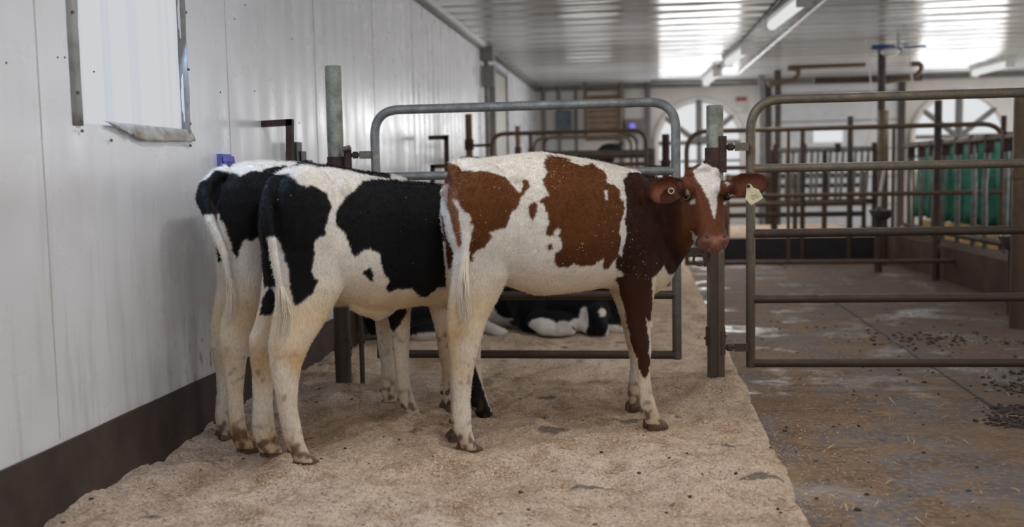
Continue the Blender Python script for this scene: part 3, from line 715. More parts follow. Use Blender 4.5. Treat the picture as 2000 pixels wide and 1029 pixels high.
# latch between gate and post: box, ring, chain
t = thing('gate_latch', 'dark iron latch with ring on the front post below the calf head', 'latch', tuple(at(1362, 500, 4.86)))
MB().box(tuple(at(1362, 492, 4.86)), (.10, .03, .045)).build('latch_box', M['rust'], t, smooth=False)
c = Vector(at(1366, 507, 4.83)); m = MB()
m.tube([tuple(c+Vector((.028*math.cos(k*math.tau/16), 0, .026*math.sin(k*math.tau/16)))) for k in range(17)], .006, 8); m.build('ring', M['rust'], t)
MB().tube([tuple(at(1375, 478, 4.84)), tuple(at(1378, 520, 4.84))], .009, 8).build('bolt', M['galv_dark'], t)

# rusty L shaped brackets standing along the wall
def elbow(pts, Y, r, label, mat='rust'):
    P = [at(x, y, Y) for x, y in pts]; P[0][2] = P[0][2]
    t = thing('angle_bar', label, 'bar', tuple(P[0]))
    lo = P[0]; m = MB()
    for a, b in zip(P[:-1], P[1:]):
        a = Vector(a); b = Vector(b); c = (a+b)/2; d_ = b-a; rot = Vector((0, 0, 1)).rotation_difference(d_.normalized()).to_matrix(); m.box(tuple(c), (r*2, r*2, d_.length+r*2), rot)
    m.build('bar', M[mat], t, smooth=False)
    q = P[0]; MB().box((q[0], q[1], q[2]), (r*2.6, r*2.6, .02)).build('foot', M[mat], t, smooth=False); return t
elbow([(569, 787), (566, 239), (497, 243)], 4.72, .0155, 'rusty angled bar standing beside the wall above the black calf')
elbow([(876, 596), (872, 268), (841, 269)], 8.2, .018, 'dark angled bar standing by the wall in the second pen')
elbow([(845, 619), (845, 325), (872, 324)], 7.6, .016, 'small dark angled bar low beside the brown calf rump')
# things fixed to the wall behind the calves
a = atX(429, 305, WX+.02); b = atX(457, 332, WX+.02)
t = thing('blue_flap', 'violet-blue plastic flap on the wall above the left calf rump', 'flap', (WX+.02, (a[1]+b[1])/2, b[2]))
m = MB(); y0_, y1_ = a[1], a[1]+.13
m.loft([((WX+.03, y0_+.03, b[2]-.05), (WX+.03, y1_+.05, b[2]-.05), .02), ((WX+.035, y0_, a[2]-.02), (WX+.035, y1_, a[2]-.02), .025), ((WX+.035, y0_, a[2]), (WX+.035, y1_-.01, a[2]), .025)], 4); m.build('flap', M['violet'], t, smooth=False)
MB().box((WX+.012, (y0_+y1_)/2, (a[2]+b[2])/2-.02), (.024, .10, .12)).build('back_plate', M['violet'], t, smooth=False)
t = thing('water_valve', 'dark green box with dark steps on the wall beside the rusty angled bar', 'valve box', tuple(atX(582, 318, WX+.05)))
MB().box(tuple(atX(580, 300, WX+.04)), (.03, .08, .12)).build('green_plate', M['dkgreen'], t, smooth=False)
MB().box(tuple(atX(586, 314, WX+.04)), (.045, .08, .10)).build('box', M['black'], t, smooth=False)
MB().box(tuple(atX(594, 322, WX+.04)), (.07, .08, .05)).build('step', M['black'], t, smooth=False)

# second pen's gate and posts
xg0, xg1 = at(961, 290, 9.5)[0], at(1262, 290, 9.5)[0]
gate('pen_gate', 'brown bowed tube gate of the second pen behind the brown calf', xg0, xg1, 9.5, [at(1110, 258, 9.5)[2], 1.16, .83, .5, .2], mat='far_steel', matlow='far_steel', r=.02)
xh0, xh1 = at(1063, 290, 14)[0], at(1244, 290, 14)[0]
gate('pen_gate', 'dim bowed tube gate farthest back near the far wall', xh0, xh1, 14, [at(1150, 266, 14)[2], 1.2, .85, .5, .2], mat='galv_dark', matlow='galv_dark', r=.022)
xh0, xh1 = at(1043, 290, 12)[0], at(1233, 290, 12)[0]
gate('pen_gate', 'thin brown bowed gate between the second and farthest pen gates', xh0, xh1, 12, [at(1140, 268, 12)[2], 1.1, .8, .45], mat='far_steel', matlow='far_steel', r=.018)
HNG = {915: (961, 9.5), 1036: (1063, 14), 1273: (1233, 12), 1300: (1262, 9.5)}
for px, ty, Y, r, mt, lb in ((915, 223, 9.5, .034, 'far_steel', 'tan post of the second pen close to the left wall'), (1011, 246, 11.5, .03, 'far_steel', 'thin tan post behind the second pen gate'),
                         (1036, 256, 13.9, .03, 'galv_dark', 'thin dark post by the farthest pen gate'), (1300, 262, 9.5, .036, 'rust', 'dark rusty post at the right end of the second pen gate'),
                         (1273, 290, 12.0, .04, 'galv_dark', 'short grey post in front of the nearer arched window')):
    pp, aa = post(px, ty, Y, r, mt, lb)
    MB().tube([(aa[0], Y, aa[2]-.34), (aa[0], Y, aa[2]-.24)], r*1.35, 14).build('collar', M['rust'], pp)
    if px in HNG: MB().tube([(aa[0], Y, aa[2]-.30), (at(HNG[px][0], 290, HNG[px][1])[0], HNG[px][1], aa[2]-.30)], .014, 8).build('hinge_arm', M['rust'], pp)
# dark trough rail clutter between second pen posts
hz = at(930, 306, 9.4)
o = MB().tube([tuple(at(900, 312, 9.5)), tuple(at(965, 312, 9.5))], .03, 10).build('cross_pipe', M['rust'], None); tag(o, 'rusty cross pipe at the hinge of the second pen gate', 'pipe')
o = MB().tube([tuple(at(1043, 303, 12.0)), tuple(at(1274, 300, 12.0))], .05, 10).build('cross_pipe', M['galv_dark'], None); tag(o, 'thick dark cross pipe in front of the far black cow', 'pipe')

# far alley gate
fx0, fx1 = at(1341, 300, 9.6)[0], at(1960, 300, 9.6)[0]
m1, m2 = at(1540, 300, 9.6)[0], at(1745, 300, 9.6)[0]
gate('alley_gate', 'brown wide tube gate farther down the alley behind the long front gate', fx0, fx1, 9.6, [at(1700, 248, 9.6)[2], at(1700, 322, 9.6)[2], at(1700, 379, 9.6)[2], at(1700, 511, 9.6)[2]], mat='far_steel', matlow='far_steel', r=.022, mids=(m1, m2), cr=.2)
for px, ty, Y, r, mt, lb in ((1568, 247, 12.4, .03, 'galv_dark', 'thin dark post behind the far alley gate, left of the small bright door window'), (1661, 227, 12.4, .035, 'galv_dark', 'dark post between the small door window and the green curtain'),
                         (1726, 215, 11.6, .055, 'far_steel', 'stout brown post at the near end of the slanted feed bars'), (1833, 196, 9.9, .035, 'galv_dark', 'tall dark post standing before the right arched window'),
                         (1961, 226, 9.9, .026, 'galv_dark', 'thin dark post at the right end of the far alley gate'), (1510, 292, 13.0, .03, 'rust', 'short rusty post left of the slanted feed bars')):
    post(px, ty, Y, r, mt, lb)
# stout right edge post
t, aa = post(2001, 186, 6.9, .062, 'far_steel', 'stout brown post at the far right edge beside the steel water bowl')
MB().tube([(aa[0], 6.9, aa[2]), (aa[0], 6.9, aa[2]+.02)], .066, 20).build('cap', M['rust'], t)
collar(t, aa[0], 6.9, at(1996, 340, 6.9)[2], .05, .07, 'far_steel')
# stall rails on the platform
for rows, Y, lb in (((400, 421), 12.6, 'brown and dark double rail over the front edge of the stall platform'), ((345, 365), 14.8, 'dark and brown double rail at the back of the stall platform')):
    e0, e1 = at(1418, rows[0], Y), at(1690, rows[0], Y); t = thing('stall_railing', lb, 'railing', (e0[0], Y, .26))
    for k, y in enumerate(rows):
        a = at(1418, y, Y); b = at(1690, y-4, Y); MB().tube([tuple(a), tuple(b)], .032, 10).build('rail', M['galv_dark' if k % 2 else 'far_steel'], t)
    for u in (.01, .5, .99): x = e0[0]+(e1[0]-e0[0])*u; MB().tube([(x, Y, .25), (x, Y, e0[2]+.04)], .028, 10).build('post', M['far_steel'], t)
# grey slanted feed barrier at the back
t = thing('feed_barrier', 'far feed barrier of many slanted grey bars left of the green curtain', 'feed barrier', tuple(at(1610, 430, 13.6)))
a, b = at(1508, 294, 13.6), at(1715, 290, 13.6); c, d_ = at(1508, 396, 13.6), at(1715, 392, 13.6)
MB().tube([tuple(a), tuple(b)], .035, 10).build('top_rail', M['galv'], t); MB().tube([tuple(c), tuple(d_)], .035, 10).build('bottom_rail', M['galv_dark'], t)
for k in range(17):
    u = (k+.5)/17; sl = -.35/17 if k % 2 else -.2/17
    P = np.array(a)*(1-u)+np.array(b)*u; Q = np.array(c)*(1-u-sl*1.6)+np.array(d_)*(u+sl*1.6)
    MB().tube([tuple(P), tuple(Q)], .022, 8).build('bar', M['galv'], t)
for u in (.03, .5, .97):
    P = np.array(a)*(1-u)+np.array(b)*u; MB().tube([(P[0], 13.6, 0), (P[0], 13.6, P[2])], .035, 10).build('leg', M['galv_dark'], t)
for u in (.03, .3, .62, .97):
    P = np.array(a)*(1-u)+np.array(b)*u; MB().box((P[0], P[1], P[2]+.02), (.07, .07, .12)).build('bracket', M['rust'], t, smooth=False)
# nearer feed barrier on the curb, running along the alley
t = thing('feed_barrier', 'nearer feed barrier of upright bars standing on the brown curb at right', 'feed barrier', (2.98, 9.5, .32))
MB().tube([(2.98, 12.0, 1.33), (2.98, 7.2, 1.30)], .035, 12).build('top_rail', M['far_steel'], t)
MB().tube([(2.98, 12.0, .42), (2.98, 7.2, .42)], .03, 12).build('bottom_rail', M['galv_dark'], t)
for k, y in enumerate(np.arange(7.5, 12.0, .43)):
    sl = .10 if k % 3 == 1 else (-.06 if k % 3 == 2 else 0)
    MB().tube([(2.98, y, 1.33), (2.98, y+sl, .9), (2.98, y+sl*.6, .34)], .024, 10).build('bar', M['galv'], t)
    MB().box((2.98, y, 1.27), (.07, .06, .16)).build('bracket', M['rust'], t, smooth=False)
# green curtain behind it
m = MB(); V = []; Fc = []; NX = 90
for i in range(NX+1):
    u = i/NX; y = 10.1+4.5*u; fold = .06*math.sin(u*52)+.03*math.sin(u*131)
    for j in range(9): s_ = j/8; V.append((3.75+fold*(.4+.6*s_)+.02*noise.noise(Vector((u*20, s_*3, 0))), y, 1.36-.95*s_+.03*noise.noise(Vector((u*14, 1, 0)))*s_))
for i in range(NX):
    for j in range(8): a = i*9+j; Fc.append((a, a+1, a+10, a+9))
m.add(V, Fc); o = m.build('green_curtain', M['green'], None); o.modifiers.new('s', 'SOLIDIFY').thickness = .006; tag(o, 'green cloth curtain hanging in folds behind the nearer feed barrier', 'curtain')
o = MB().tube([(3.75, 9.9, 1.38), (3.75, 14.75, 1.38)], .02, 10).build('curtain_rail', M['far_steel'], None); tag(o, 'brown rail carrying the green curtain', 'rail')
for yy in (9.95, 14.7): tag(MB().tube([(3.75, yy, 0), (3.75, yy, 1.38)], .022, 10).build('curtain_post', M['far_steel'], None), 'thin post at the %s end of the green curtain' % ('near' if yy < 11 else 'far'), 'post')
# water bowls
def bowl(px, py, Y, r, label):
    c = at(px, py, Y); t = thing('water_bowl', label, 'water bowl', tuple(c))
    prof = [(0, -.10), (.45, -.095), (.8, -.06), (1.0, 0), (1.02, .012), (.96, .012), (.90, -.01), (.6, -.05), (0, -.06)]
    V = []; Fc = []; S = 24
    for (pr, pz) in prof:
        for k in range(S): an = math.tau*k/S; V.append((c[0]+r*max(pr, .01)*math.cos(an), c[1]+r*max(pr, .01)*math.sin(an), c[2]+pz*r/.13))
    for i in range(len(prof)-1):
        for k in range(S): Fc.append((i*S+k, i*S+(k+1) % S, (i+1)*S+(k+1) % S, (i+1)*S+k))
    MB().add(V, Fc).build('bowl', M['steel'], t)
    MB().tube([(c[0], c[1]+r*1.0, c[2]-.05), (c[0], c[1]+r*1.0, 0)], .04, 12).build('stand', M['galv_dark'], t)
    MB().tube([(c[0], c[1]+r*.9, c[2]), (c[0]+.01, c[1]+r*.9, c[2]+.2), (c[0]+.06, c[1]+r*.9, c[2]+.5)], .016, 10).build('pipe', M['white'], t)
    MB().box((c[0]-.02, c[1]+r*.3, c[2]+.02), (.05, .06, .05)).build('valve', M['blue'] if px > 1900 else M['steel'], t, smooth=False); return t
bowl(1722, 412, 10.6, .125, 'steel water bowl on a stand in the middle of the alley rails')
bowl(1996, 464, 7.4, .15, 'steel water bowl with blue valve at the far right edge')
# pale stick and blue-black rubbish lying before the platform
o = MB().tube([tuple(G(1480, 473, .12)), tuple(G(1500, 500, .03))], .018, 6).build('pale_stick', M['violet'], None); tag(o, 'pale bluish stick leaning against the dark platform face', 'stick')
#CALVES#
# ------------------------------------------------------------------ calves
def inpoly(x, y, poly):
    ins = np.zeros(len(x), bool); n = len(poly); j = n-1
    for i in range(n):
        xi, yi = poly[i]; xj, yj = poly[j]
        if yi != yj:
            c = ((yi > y) != (yj > y)) & (x < (xj-xi)*(y-yi)/(yj-yi)+xi); ins ^= c
        j = i
    return ins
def smooth_mesh(co, edges, it, lam=.5):
    n = len(co); cnt = np.bincount(edges.ravel(), minlength=n).astype(float)[:, None]
    for _ in range(it):
        acc = np.zeros_like(co)
        for k in range(3):
            acc[:, k] = np.bincount(edges[:, 0], co[edges[:, 1], k], n)+np.bincount(edges[:, 1], co[edges[:, 0], k], n)
        co = co+lam*(acc/np.maximum(cnt, 1)-co)
    return co
WHITE = np.array(lin((238, 231, 221))[:3]); BLACK = np.array(lin((13, 12, 15))[:3]); BROWN = np.array(lin((108, 62, 27))[:3]); DBROWN = np.array(lin((56, 28, 14))[:3]); PINK = np.array(lin((196, 140, 122))[:3])  # DBROWN: darker neck coat with some shadow mixed into the colour
class Calf:
    def __init__(s, name, label, hind, front, tproj=.16):
        s.o = np.array(hind, float); e = np.array(front, float); s.d = (e-s.o)/np.linalg.norm(e-s.o); s.n = np.array([s.d[1], -s.d[0]])
        s.t = thing(name, label, 'calf', (s.o[0], s.o[1], 0)); s.mb = MB(); s.patches = []; s.headpatches = []; s.tproj = tproj
        c = s.o+s.d*.45; v = np.array([c[0], c[1], .75])-CAM_O; s.vd = v/np.linalg.norm(v)
    def P(s, px, py, t=0.0):
        q = ray(px, py); l = (s.o@s.n+t-CAM_O[:2]@s.n)/(q[:2]@s.n); return CAM_O+q*l
    def st(s, P): r = np.array(P)[..., :2]-s.o; return r@s.d, r@s.n
    def L(s, a, t, z): p = s.o+s.d*a+s.n*t; return np.array([p[0], p[1], z])
    def body(s, secs, pw=.86, pear=.10):
        s.mb.loft([(s.P(*a), s.P(*b), w_) for a, b, w_ in secs], 28, pw, pear)
    def limb(s, t0, t1, secs, lat=1.0):
        n = len(secs); S = []
        for i, (xl_, xr_, y, w_) in enumerate(secs):
            t = t0+(t1-t0)*min(1, i/(n-1)*1.3); S.append((s.P(xl_, y, t), s.P(xr_, y, t), w_*lat))
        s.mb.loft(S, 18, .95)
    def finish(s, base, voxel=.0062, smooth=5, fur=0, furlen=.012, skin=None, warp=.006, legdirt=True):
        tmp = s.mb.build('tmp', M['coat'], None); rm = tmp.modifiers.new('r', 'REMESH'); rm.mode = 'VOXEL'; rm.voxel_size = voxel; rm.adaptivity = 0
        dg = bpy.context.evaluated_depsgraph_get(); me = bpy.data.meshes.new_from_object(tmp.evaluated_get(dg)); bpy.data.objects.remove(tmp)
        n = len(me.vertices); co = np.empty(n*3); me.vertices.foreach_get('co', co); co = co.reshape(-1, 3)
        ed = np.empty(len(me.edges)*2, np.int64); me.edges.foreach_get('vertices', ed); ed = ed.reshape(-1, 2)
        co = smooth_mesh(co, ed, smooth)
        # colour
        W = np.array([noise.noise_vector(Vector(c)*26) for c in co])*warp+np.array([noise.noise_vector(Vector(c)*95) for c in co])*warp*.7
        cw = co+W
        a, t = s.st(cw); vd = np.hstack([s.o+a[:, None]*s.d, np.full((n, 1), .8)])-CAM_O; vd /= np.linalg.norm(vd, axis=1)[:, None]      # oblique direction of the pattern, turning slowly along the body
        lam = (s.tproj-t)/(vd[:, :2]@s.n); pr = cw+vd*lam[:, None]; pa = (pr[:, :2]-s.o)@s.d; pz = pr[:, 2]
        a0, t0 = s.st(co)
        col = np.tile(base, (n, 1))
        for poly, c, side in s.patches:
            pp = np.array([s.P(x, y, s.tproj) for x, y in poly]); qa = (pp[:, :2]-s.o)@s.d; qz = pp[:, 2]
            k = inpoly(pa, pz, list(zip(qa, qz)))
            if side == 'near': k &= (t0 > 0)
            if side == 'far': k &= (t0 < 0)
            if isinstance(side, tuple): k &= (t0 > side[0]) & (t0 < side[1])
            col[k] = c
        if s.headpatches:
            hc, hn, rad, plist = s.headpatches; hc = np.array(hc); hn = np.array(hn)
            near = (np.linalg.norm(co-hc, axis=1) < rad)
            v = hc-CAM_O; v = v/np.linalg.norm(v)
            U = np.cross(hn, [0, 0, 1]); U /= np.linalg.norm(U); Vv = np.cross(U, hn)
            fc_ = hc+hn*.06
            cw2 = co+W*.5; lam = ((fc_-cw2)@hn)/(v@hn); pr = cw2+v*lam[:, None]; x = (pr-fc_)@U; y = (pr-fc_)@Vv
            for poly, c, soft in plist:
                pts = []
                for px, py in poly:
                    q = ray(px, py); l = ((fc_-CAM_O)@hn)/(q@hn); R_ = CAM_O+q*l-fc_; pts.append((R_@U, R_@Vv))
                k = near & inpoly(x, y, pts)
                col[k] = col[k]*(1-soft)+np.array(c)*soft
        if skin is not None: col = skin(s, co, col)
        lightness = col.mean(1)
        if legdirt:
            nz = np.array([noise.noise(Vector(c)*7) for c in co]); nz2 = np.array([noise.noise(Vector(c)*38) for c in co])
            m = np.clip(np.clip((.52-co[:, 2])/.42, 0, 1)*np.clip(.30+nz*.8, 0, 1)+np.exp(-((co[:, 2]-.43)/.10)**2)*np.clip(nz*1.6, 0, .6), 0, .9); m = (m*(lightness > .2))[:, None]
            col = col*(1-m)+col*np.array([.78, .54, .26])*m
            m2 = np.clip((.19-co[:, 2])/.10, 0, 1)*np.clip(nz2*3+nz*1.2+.0, 0, 1); m2 = m2[:, None]*.8
            col = col*(1-m2)+np.array(lin((70, 52, 38))[:3])*m2
            hk = np.clip(nz2*4.5-1.6+nz, 0, 1)*np.clip((.5-co[:, 2])/.15, 0, 1)*np.clip((co[:, 2]-.2)/.1, 0, 1)*(lightness > .2); hk = hk[:, None]*.55
            col = col*(1-hk)+np.array(lin((104, 76, 46))[:3])*hk
            # warm, stained underside hair of the belly
            bl = np.clip((.72-co[:, 2])/.16, 0, 1)*np.clip((co[:, 2]-.30)/.25, .25, 1)*(lightness > .2); bl = bl[:, None]*.9
            col = col*(1-bl)+col*np.array([.96, .80, .56])*bl
        # soften the colour along the hair
        col = smooth_mesh(col, ed, 1, .4)
        off = np.array([s.t.location.x, s.t.location.y, 0]); me.vertices.foreach_set('co', (co-off).ravel())
        at_ = me.color_attributes.new('coat', 'FLOAT_COLOR', 'POINT'); at_.data.foreach_set('color', np.hstack([col, np.ones((n, 1))]).ravel())
        me.materials.clear(); me.materials.append(M['coat']); me.polygons.foreach_set('use_smooth', [True]*len(me.polygons)); me.update()
        me.name = 'body'; o = bpy.data.objects.new('body', me); COL.objects.link(o); o.parent = s.t; s.bodyo = o
        if fur: s.fur(me, co, col, fur, furlen, off)
        return o
    def fur(s, me, co, col, count, L, off):
        no = np.empty(len(co)*3); me.vertex_normals.foreach_get('vector', no) if hasattr(me, 'vertex_normals') else None
        no = no.reshape(-1, 3)
        idx = rng.integers(0, len(co), count)
        P = co[idx]+rng.normal(0, .0022, (count, 3)); N = no[idx]
        keep = P[:, 2] > .09
        if getattr(s, 'bald', None): 
            c_, r_ = s.bald; keep &= np.linalg.norm(P-np.array(c_), axis=1) > r_
        P = P[keep]; N = N[keep]; idx = idx[keep]; count = len(P)
        # hair lies back towards the tail and down the legs
        lay = np.zeros((count, 3)); zz = P[:, 2]; leg = np.clip((.62-zz)/.12, 0, 1)[:, None]
        back = np.array([-s.d[0], -s.d[1], -.35]); lay = back*(1-leg)+np.array([0, 0, -1.0])*leg
        lay = lay+rng.normal(0, .28, (count, 3)); lay -= N*(lay*N).sum(1)[:, None]; lay /= np.linalg.norm(lay, axis=1)[:, None]+1e-9
        ln = L*rng.uniform(.5, 1.25, (count, 1))
        ln = ln*np.clip(.30+(P[:, 2:3]-.42)*2.2, .30, 1)
        if s.headpatches: hd_ = np.linalg.norm(P-np.array(s.headpatches[0]), axis=1)[:, None]; ln = ln*np.clip(.38+(hd_-.22)*6, .38, 1)
        ridge = np.clip((N[:, 2:3]-.55)*2.2, 0, 1)*(zz[:, None] > .95); ln = ln*(1+ridge*.5)
        lift = .30+rng.uniform(0, .25, (count, 1))+ridge*.35
        p0 = P-N*.001; p1 = p0+(lay*.55+N*lift*.62)*ln*.5; p2 = p0+(lay+N*lift*.8)*ln
        pts = np.stack([p0, p1, p2], 1)-off
        hc = bpy.data.hair_curves.new('fur'); hc.add_curves([3]*count)
        hc.attributes['position'].data.foreach_set('vector', pts.reshape(-1)) if 'position' in hc.attributes else hc.position_data.foreach_set('vector', pts.reshape(-1))
        ra = hc.attributes.get('radius') or hc.attributes.new('radius', 'FLOAT', 'POINT')
        rad = np.tile(np.array([.00055, .0004, .0001]), count); ra.data.foreach_set('value', rad)
        ca = hc.attributes.new('coat', 'FLOAT_COLOR', 'CURVE'); cc = col[idx]*rng.uniform(.78, 1.12, (count, 1)); ca.data.foreach_set('color', np.hstack([cc, np.ones((count, 1))]).ravel())
        hc.materials.append(M['fur']); o = bpy.data.objects.new('fur', hc); COL.objects.link(o); o.parent = s.t
    def hoof(s, foot, yaw=0.0, sc_=1.0, drop=-.004):
        c = np.array(foot, float); ca, sa = math.cos(yaw), math.sin(yaw); f = s.d*ca+s.n*sa; l = np.array([f[1], -f[0]])
        m = MB()
        def Q(a, b, z): return (c[0]+f[0]*a*sc_+l[0]*b*sc_, c[1]+f[1]*a*sc_+l[1]*b*sc_, c[2]+drop+z*sc_)
        for sd in (-1, 1):
            secs = []
            for a, w_, h, cz in ((-.036, .010, .022, .0), (-.03, .017, .036, .0), (-.01, .0195, .052, .0), (.015, .0195, .046, .0), (.038, .016, .026, .0), (.052, .009, .012, .0), (.057, .004, .006, 0)):
                bb = sd*(.0205+.002*(a > 0)-.08*max(0, a-.02)); secs.append((Q(a, bb, h), Q(a, bb, -.006), w_*sc_))
            m.loft(secs, 12, .8)
        m.build('hoof', M['hoof'], s.t)
        if not hasattr(s, 'bvh'): s.bvh = BVHTree.FromObject(s.bodyo, bpy.context.evaluated_depsgraph_get())
        lo_ = Vector(parent_loc(s.t))
        for sd in (-1, 1):
            hit = s.bvh.ray_cast(Vector(Q(-.16, sd*.014, .085))-lo_, Vector((f[0], f[1], 0)), .25)
            if hit[0] is not None: MB().ball(tuple(hit[0]+lo_), .0105*sc_, nu=8, nv=6).build('dewclaw', M['hoof'], s.t)
    def switch(s, pts, rads, n=60, mat='tailhair', r=.0016):
        """tail tuft: loose wavy locks round a centre line, one mesh"""
        m = MB(); C = [Vector(p) for p in pts]; K = len(C)
        for i in range(n):
            an = random.uniform(0, math.tau); k = random.random()**.5; path = []; ln = random.uniform(.6, 1.0); ph = random.uniform(0, 6)
            for j in range(12):
                u = j/11*ln; x = u*(K-1); a = min(int(x), K-2); q = C[a].lerp(C[a+1], x-a); rr = rads[a]*(1-(x-a))+rads[a+1]*(x-a)
                w_ = .3*math.sin(ph+u*7); path.append(q+Vector((s.d[0]*math.cos(an+w_), s.d[1]*math.cos(an+w_), 0))*rr*k+Vector((s.n[0]*math.sin(an), s.n[1]*math.sin(an), 0))*rr*k)
            m.tube(path, r, 4, [r*(1.2-.9*j/11) for j in range(12)])
        m.build('tail_switch', M[mat], s.t)
def c1(p): return [(350+x/2.573, 280+y/2.573) for x, y in p]
def c2(p): return [(350+x/2.573, 600+y/2.573) for x, y in p]
def c3(p): return [(830+x/2.858, 280+y/2.858) for x, y in p]
def c4(p): return [(830+x/2.708, 550+y/2.708) for x, y in p]
def c5(p): return [(1230+x/4.473, 290+y/4.473) for x, y in p]
def tailtube(c, pts):
    m = [(c.P(x, y, t)) for x, y, r, t in pts]; c.mb.tube(m, .01, 10, [p[2] for p in pts])
FUR = 1.0
# ---- brown and white calf, head turned to the viewer
A = Calf('calf', 'brown and white calf standing side-on with its head turned to face the viewer', (-.727, 3.785), (-.008, 4.285))
A.body([((886, 325), (886, 395), .05), ((891, 317), (891, 470), .115), ((906, 311), (908, 520), .150), ((930, 312), (935, 545), .170), ((970, 309), (975, 552), .185),
        ((1005, 304), (1010, 564), .200), ((1054, 299.5), (1045, 576), .222), ((1096, 306), (1090, 572), .228), ((1138, 312), (1130, 567), .215), ((1175, 320), (1175, 560), .190),
        ((1212, 328), (1225, 572), .170), ((1240, 338), (1260, 578), .155), ((1262, 345), (1288, 560), .13), ((1284, 356), (1308, 535), .095), ((1296, 385), (1316, 500), .05)])
# hip bones, shoulder mass
for t in (.11, -.10): A.mb.ball(A.L(.20, t, 1.045), .045); A.mb.ball(A.L(.02, t, 1.0), .035)
A.mb.ball(A.P(945, 430, .09), .1, [tuple(np.append(A.d, 0)*.15), tuple(np.append(A.n, 0)*.10), (0, 0, .22)])
A.mb.ball(A.P(925, 420, -.09), .1, [tuple(np.append(A.d, 0)*.14), tuple(np.append(A.n, 0)*.10), (0, 0, .20)])
A.mb.ball(A.P(1235, 445, .08), .1, [tuple(np.append(A.d, 0)*.13), tuple(np.append(A.n, 0)*.09), (0, 0, .24)])
A.mb.ball(A.P(1235, 445, -.08), .1, [tuple(np.append(A.d, 0)*.13), tuple(np.append(A.n, 0)*.09), (0, 0, .24)])
A.limb(.10, .087, [(892, 985, 430, .075), (889, 992, 490, .072), (886, 993, 535, .062), (879, 976, 575, .05), (875, 952, 620, .042), (874, 944, 645, .040), (876, 936, 672, .034), (879, 929, 700, .030),
                   (883, 922, 740, .027), (885, 918, 780, .026), (884, 919, 815, .028), (887, 921, 842, .028), (897, 928, 862, .028), (903, 933, 878, .026)])
A.limb(-.10, -.086, [(868, 935, 470, .06), (873, 930, 530, .055), (875, 925, 585, .045), (873, 912, 640, .036), (877, 904, 690, .028), (880, 902, 740, .024), (881, 900, 790, .023), (882, 903, 828, .026), (886, 906, 850, .026)])
A.limb(.11, .154, [(1200, 1290, 440, .06), (1203, 1286, 515, .06), (1208, 1277, 560, .052), (1219, 1273, 590, .042), (1227, 1269, 624, .034), (1231, 1269, 655, .031), (1236, 1270, 682, .032), (1242, 1268, 708, .027),
                   (1247, 1268, 735, .023), (1249, 1273, 768, .023), (1252, 1281, 792, .026), (1258, 1288, 812, .025), (1262, 1293, 828, .026)])
A.limb(-.11, -.154, [(1185, 1240, 500, .05), (1190, 1242, 560, .045), (1203, 1245, 591, .036), (1214, 1246, 624, .031), (1221, 1250, 655, .030), (1229, 1254, 687, .030), (1233, 1252, 712, .024), (1230, 1250, 740, .023),
                     (1228, 1249, 768, .026), (1231, 1252, 786, .025), (1236, 1257, 798, .025)])
# neck turning towards the viewer, then the head
hY = 4.12
def H(x, y, Y): return at(x, y, Y)
A.mb.loft([(A.P(1225, 345, 0), A.P(1262, 545, 0), .13), (A.P(1262, 345, .02), A.P(1300, 545, .03), .115), (A.P(1296, 348, .07), A.P(1328, 515, .09), .10), (A.P(1325, 348, .12), A.P(1350, 480, .15), .088),
           (A.P(1352, 344, .15), A.P(1368, 455, .19), .075)], 24, .9)
hcen = np.array(at(1383, 388, 4.17))
tocam = CAM_O-hcen; tocam /= np.linalg.norm(tocam)
def rotz(v, a): c, s_ = math.cos(a), math.sin(a); return np.array([v[0]*c-v[1]*s_, v[0]*s_+v[1]*c, v[2]])
face = rotz(tocam, math.radians(13)); face[2] = 0; face /= np.linalg.norm(face)
tilt = math.radians(24)
ef = face*math.cos(tilt)+np.array([0, 0, 1])*math.sin(tilt)          # out of the forehead
ed_ = -np.array([0, 0, 1])*math.cos(tilt)+face*math.sin(tilt)        # down the nose
ex_ = np.cross(ef, ed_); ex_ /= np.linalg.norm(ex_)
if ex_[0] < 0: ex_ = -ex_
roll_ = math.radians(-3); ed_, ex_ = ed_*math.cos(roll_)+ex_*math.sin(roll_)*-1, ex_*math.cos(roll_)+ed_*math.sin(roll_)
px = 4.15/1944
HB = hcen-ef*.0
def HP(x, d_, f): return HB+ex_*x+ed_*(d_*.885 if d_ > 0 else d_)+ef*f
# rings down the head: (distance down, half width, front offset, back offset)
hr = [(-.150, .030, -.035, -.085), (-.138, .058, -.018, -.115), (-.110, .078, -.003, -.150), (-.070, .090, .006, -.175), (-.020, .097, .010, -.185), (.020, .094, .012, -.180), (.060, .078, .016, -.160),
      (.100, .064, .020, -.130), (.140, .056, .022, -.105), (.170, .056, .022, -.085), (.195, .062, .020, -.072), (.215, .062, .014, -.066), (.232, .052, .000, -.060), (.242, .034, -.014, -.052)]
A.mb.loft([(HP(0.0, d_, f), HP(0.0, d_, b), w_) for d_, w_, f, b in hr], 28, .86, -.06)
hs = 1.0
for sx in (-1, 1):
    A.mb.ball(HP(sx*.078, -.026, -.022), .03, [tuple(ex_*.018), tuple(ed_*.024), tuple(ef*.030)])     # brow
    A.mb.ball(HP(sx*.058, .055, -.075), .05, [tuple(ex_*.035), tuple(ed_*.075), tuple(ef*.06)])      # cheek
    A.mb.ball(HP(sx*.036, .205, .008), .02, [tuple(ex_*.022), tuple(ed_*.022), tuple(ef*.018)])       # nostril wing
    A.mb.ball(HP(sx*.05, -.125, -.03), .03, [tuple(ex_*.025), tuple(ed_*.022), tuple(ef*.028)])      # horn bud
A.mb.ball(HP(0, -.142, -.03), .04, [tuple(ex_*.045), tuple(ed_*.022), tuple(ef*.04)])
A.mb.ball(HP(0, .225, -.03), .04, [tuple(ex_*.044), tuple(ed_*.026), tuple(ef*.04)])
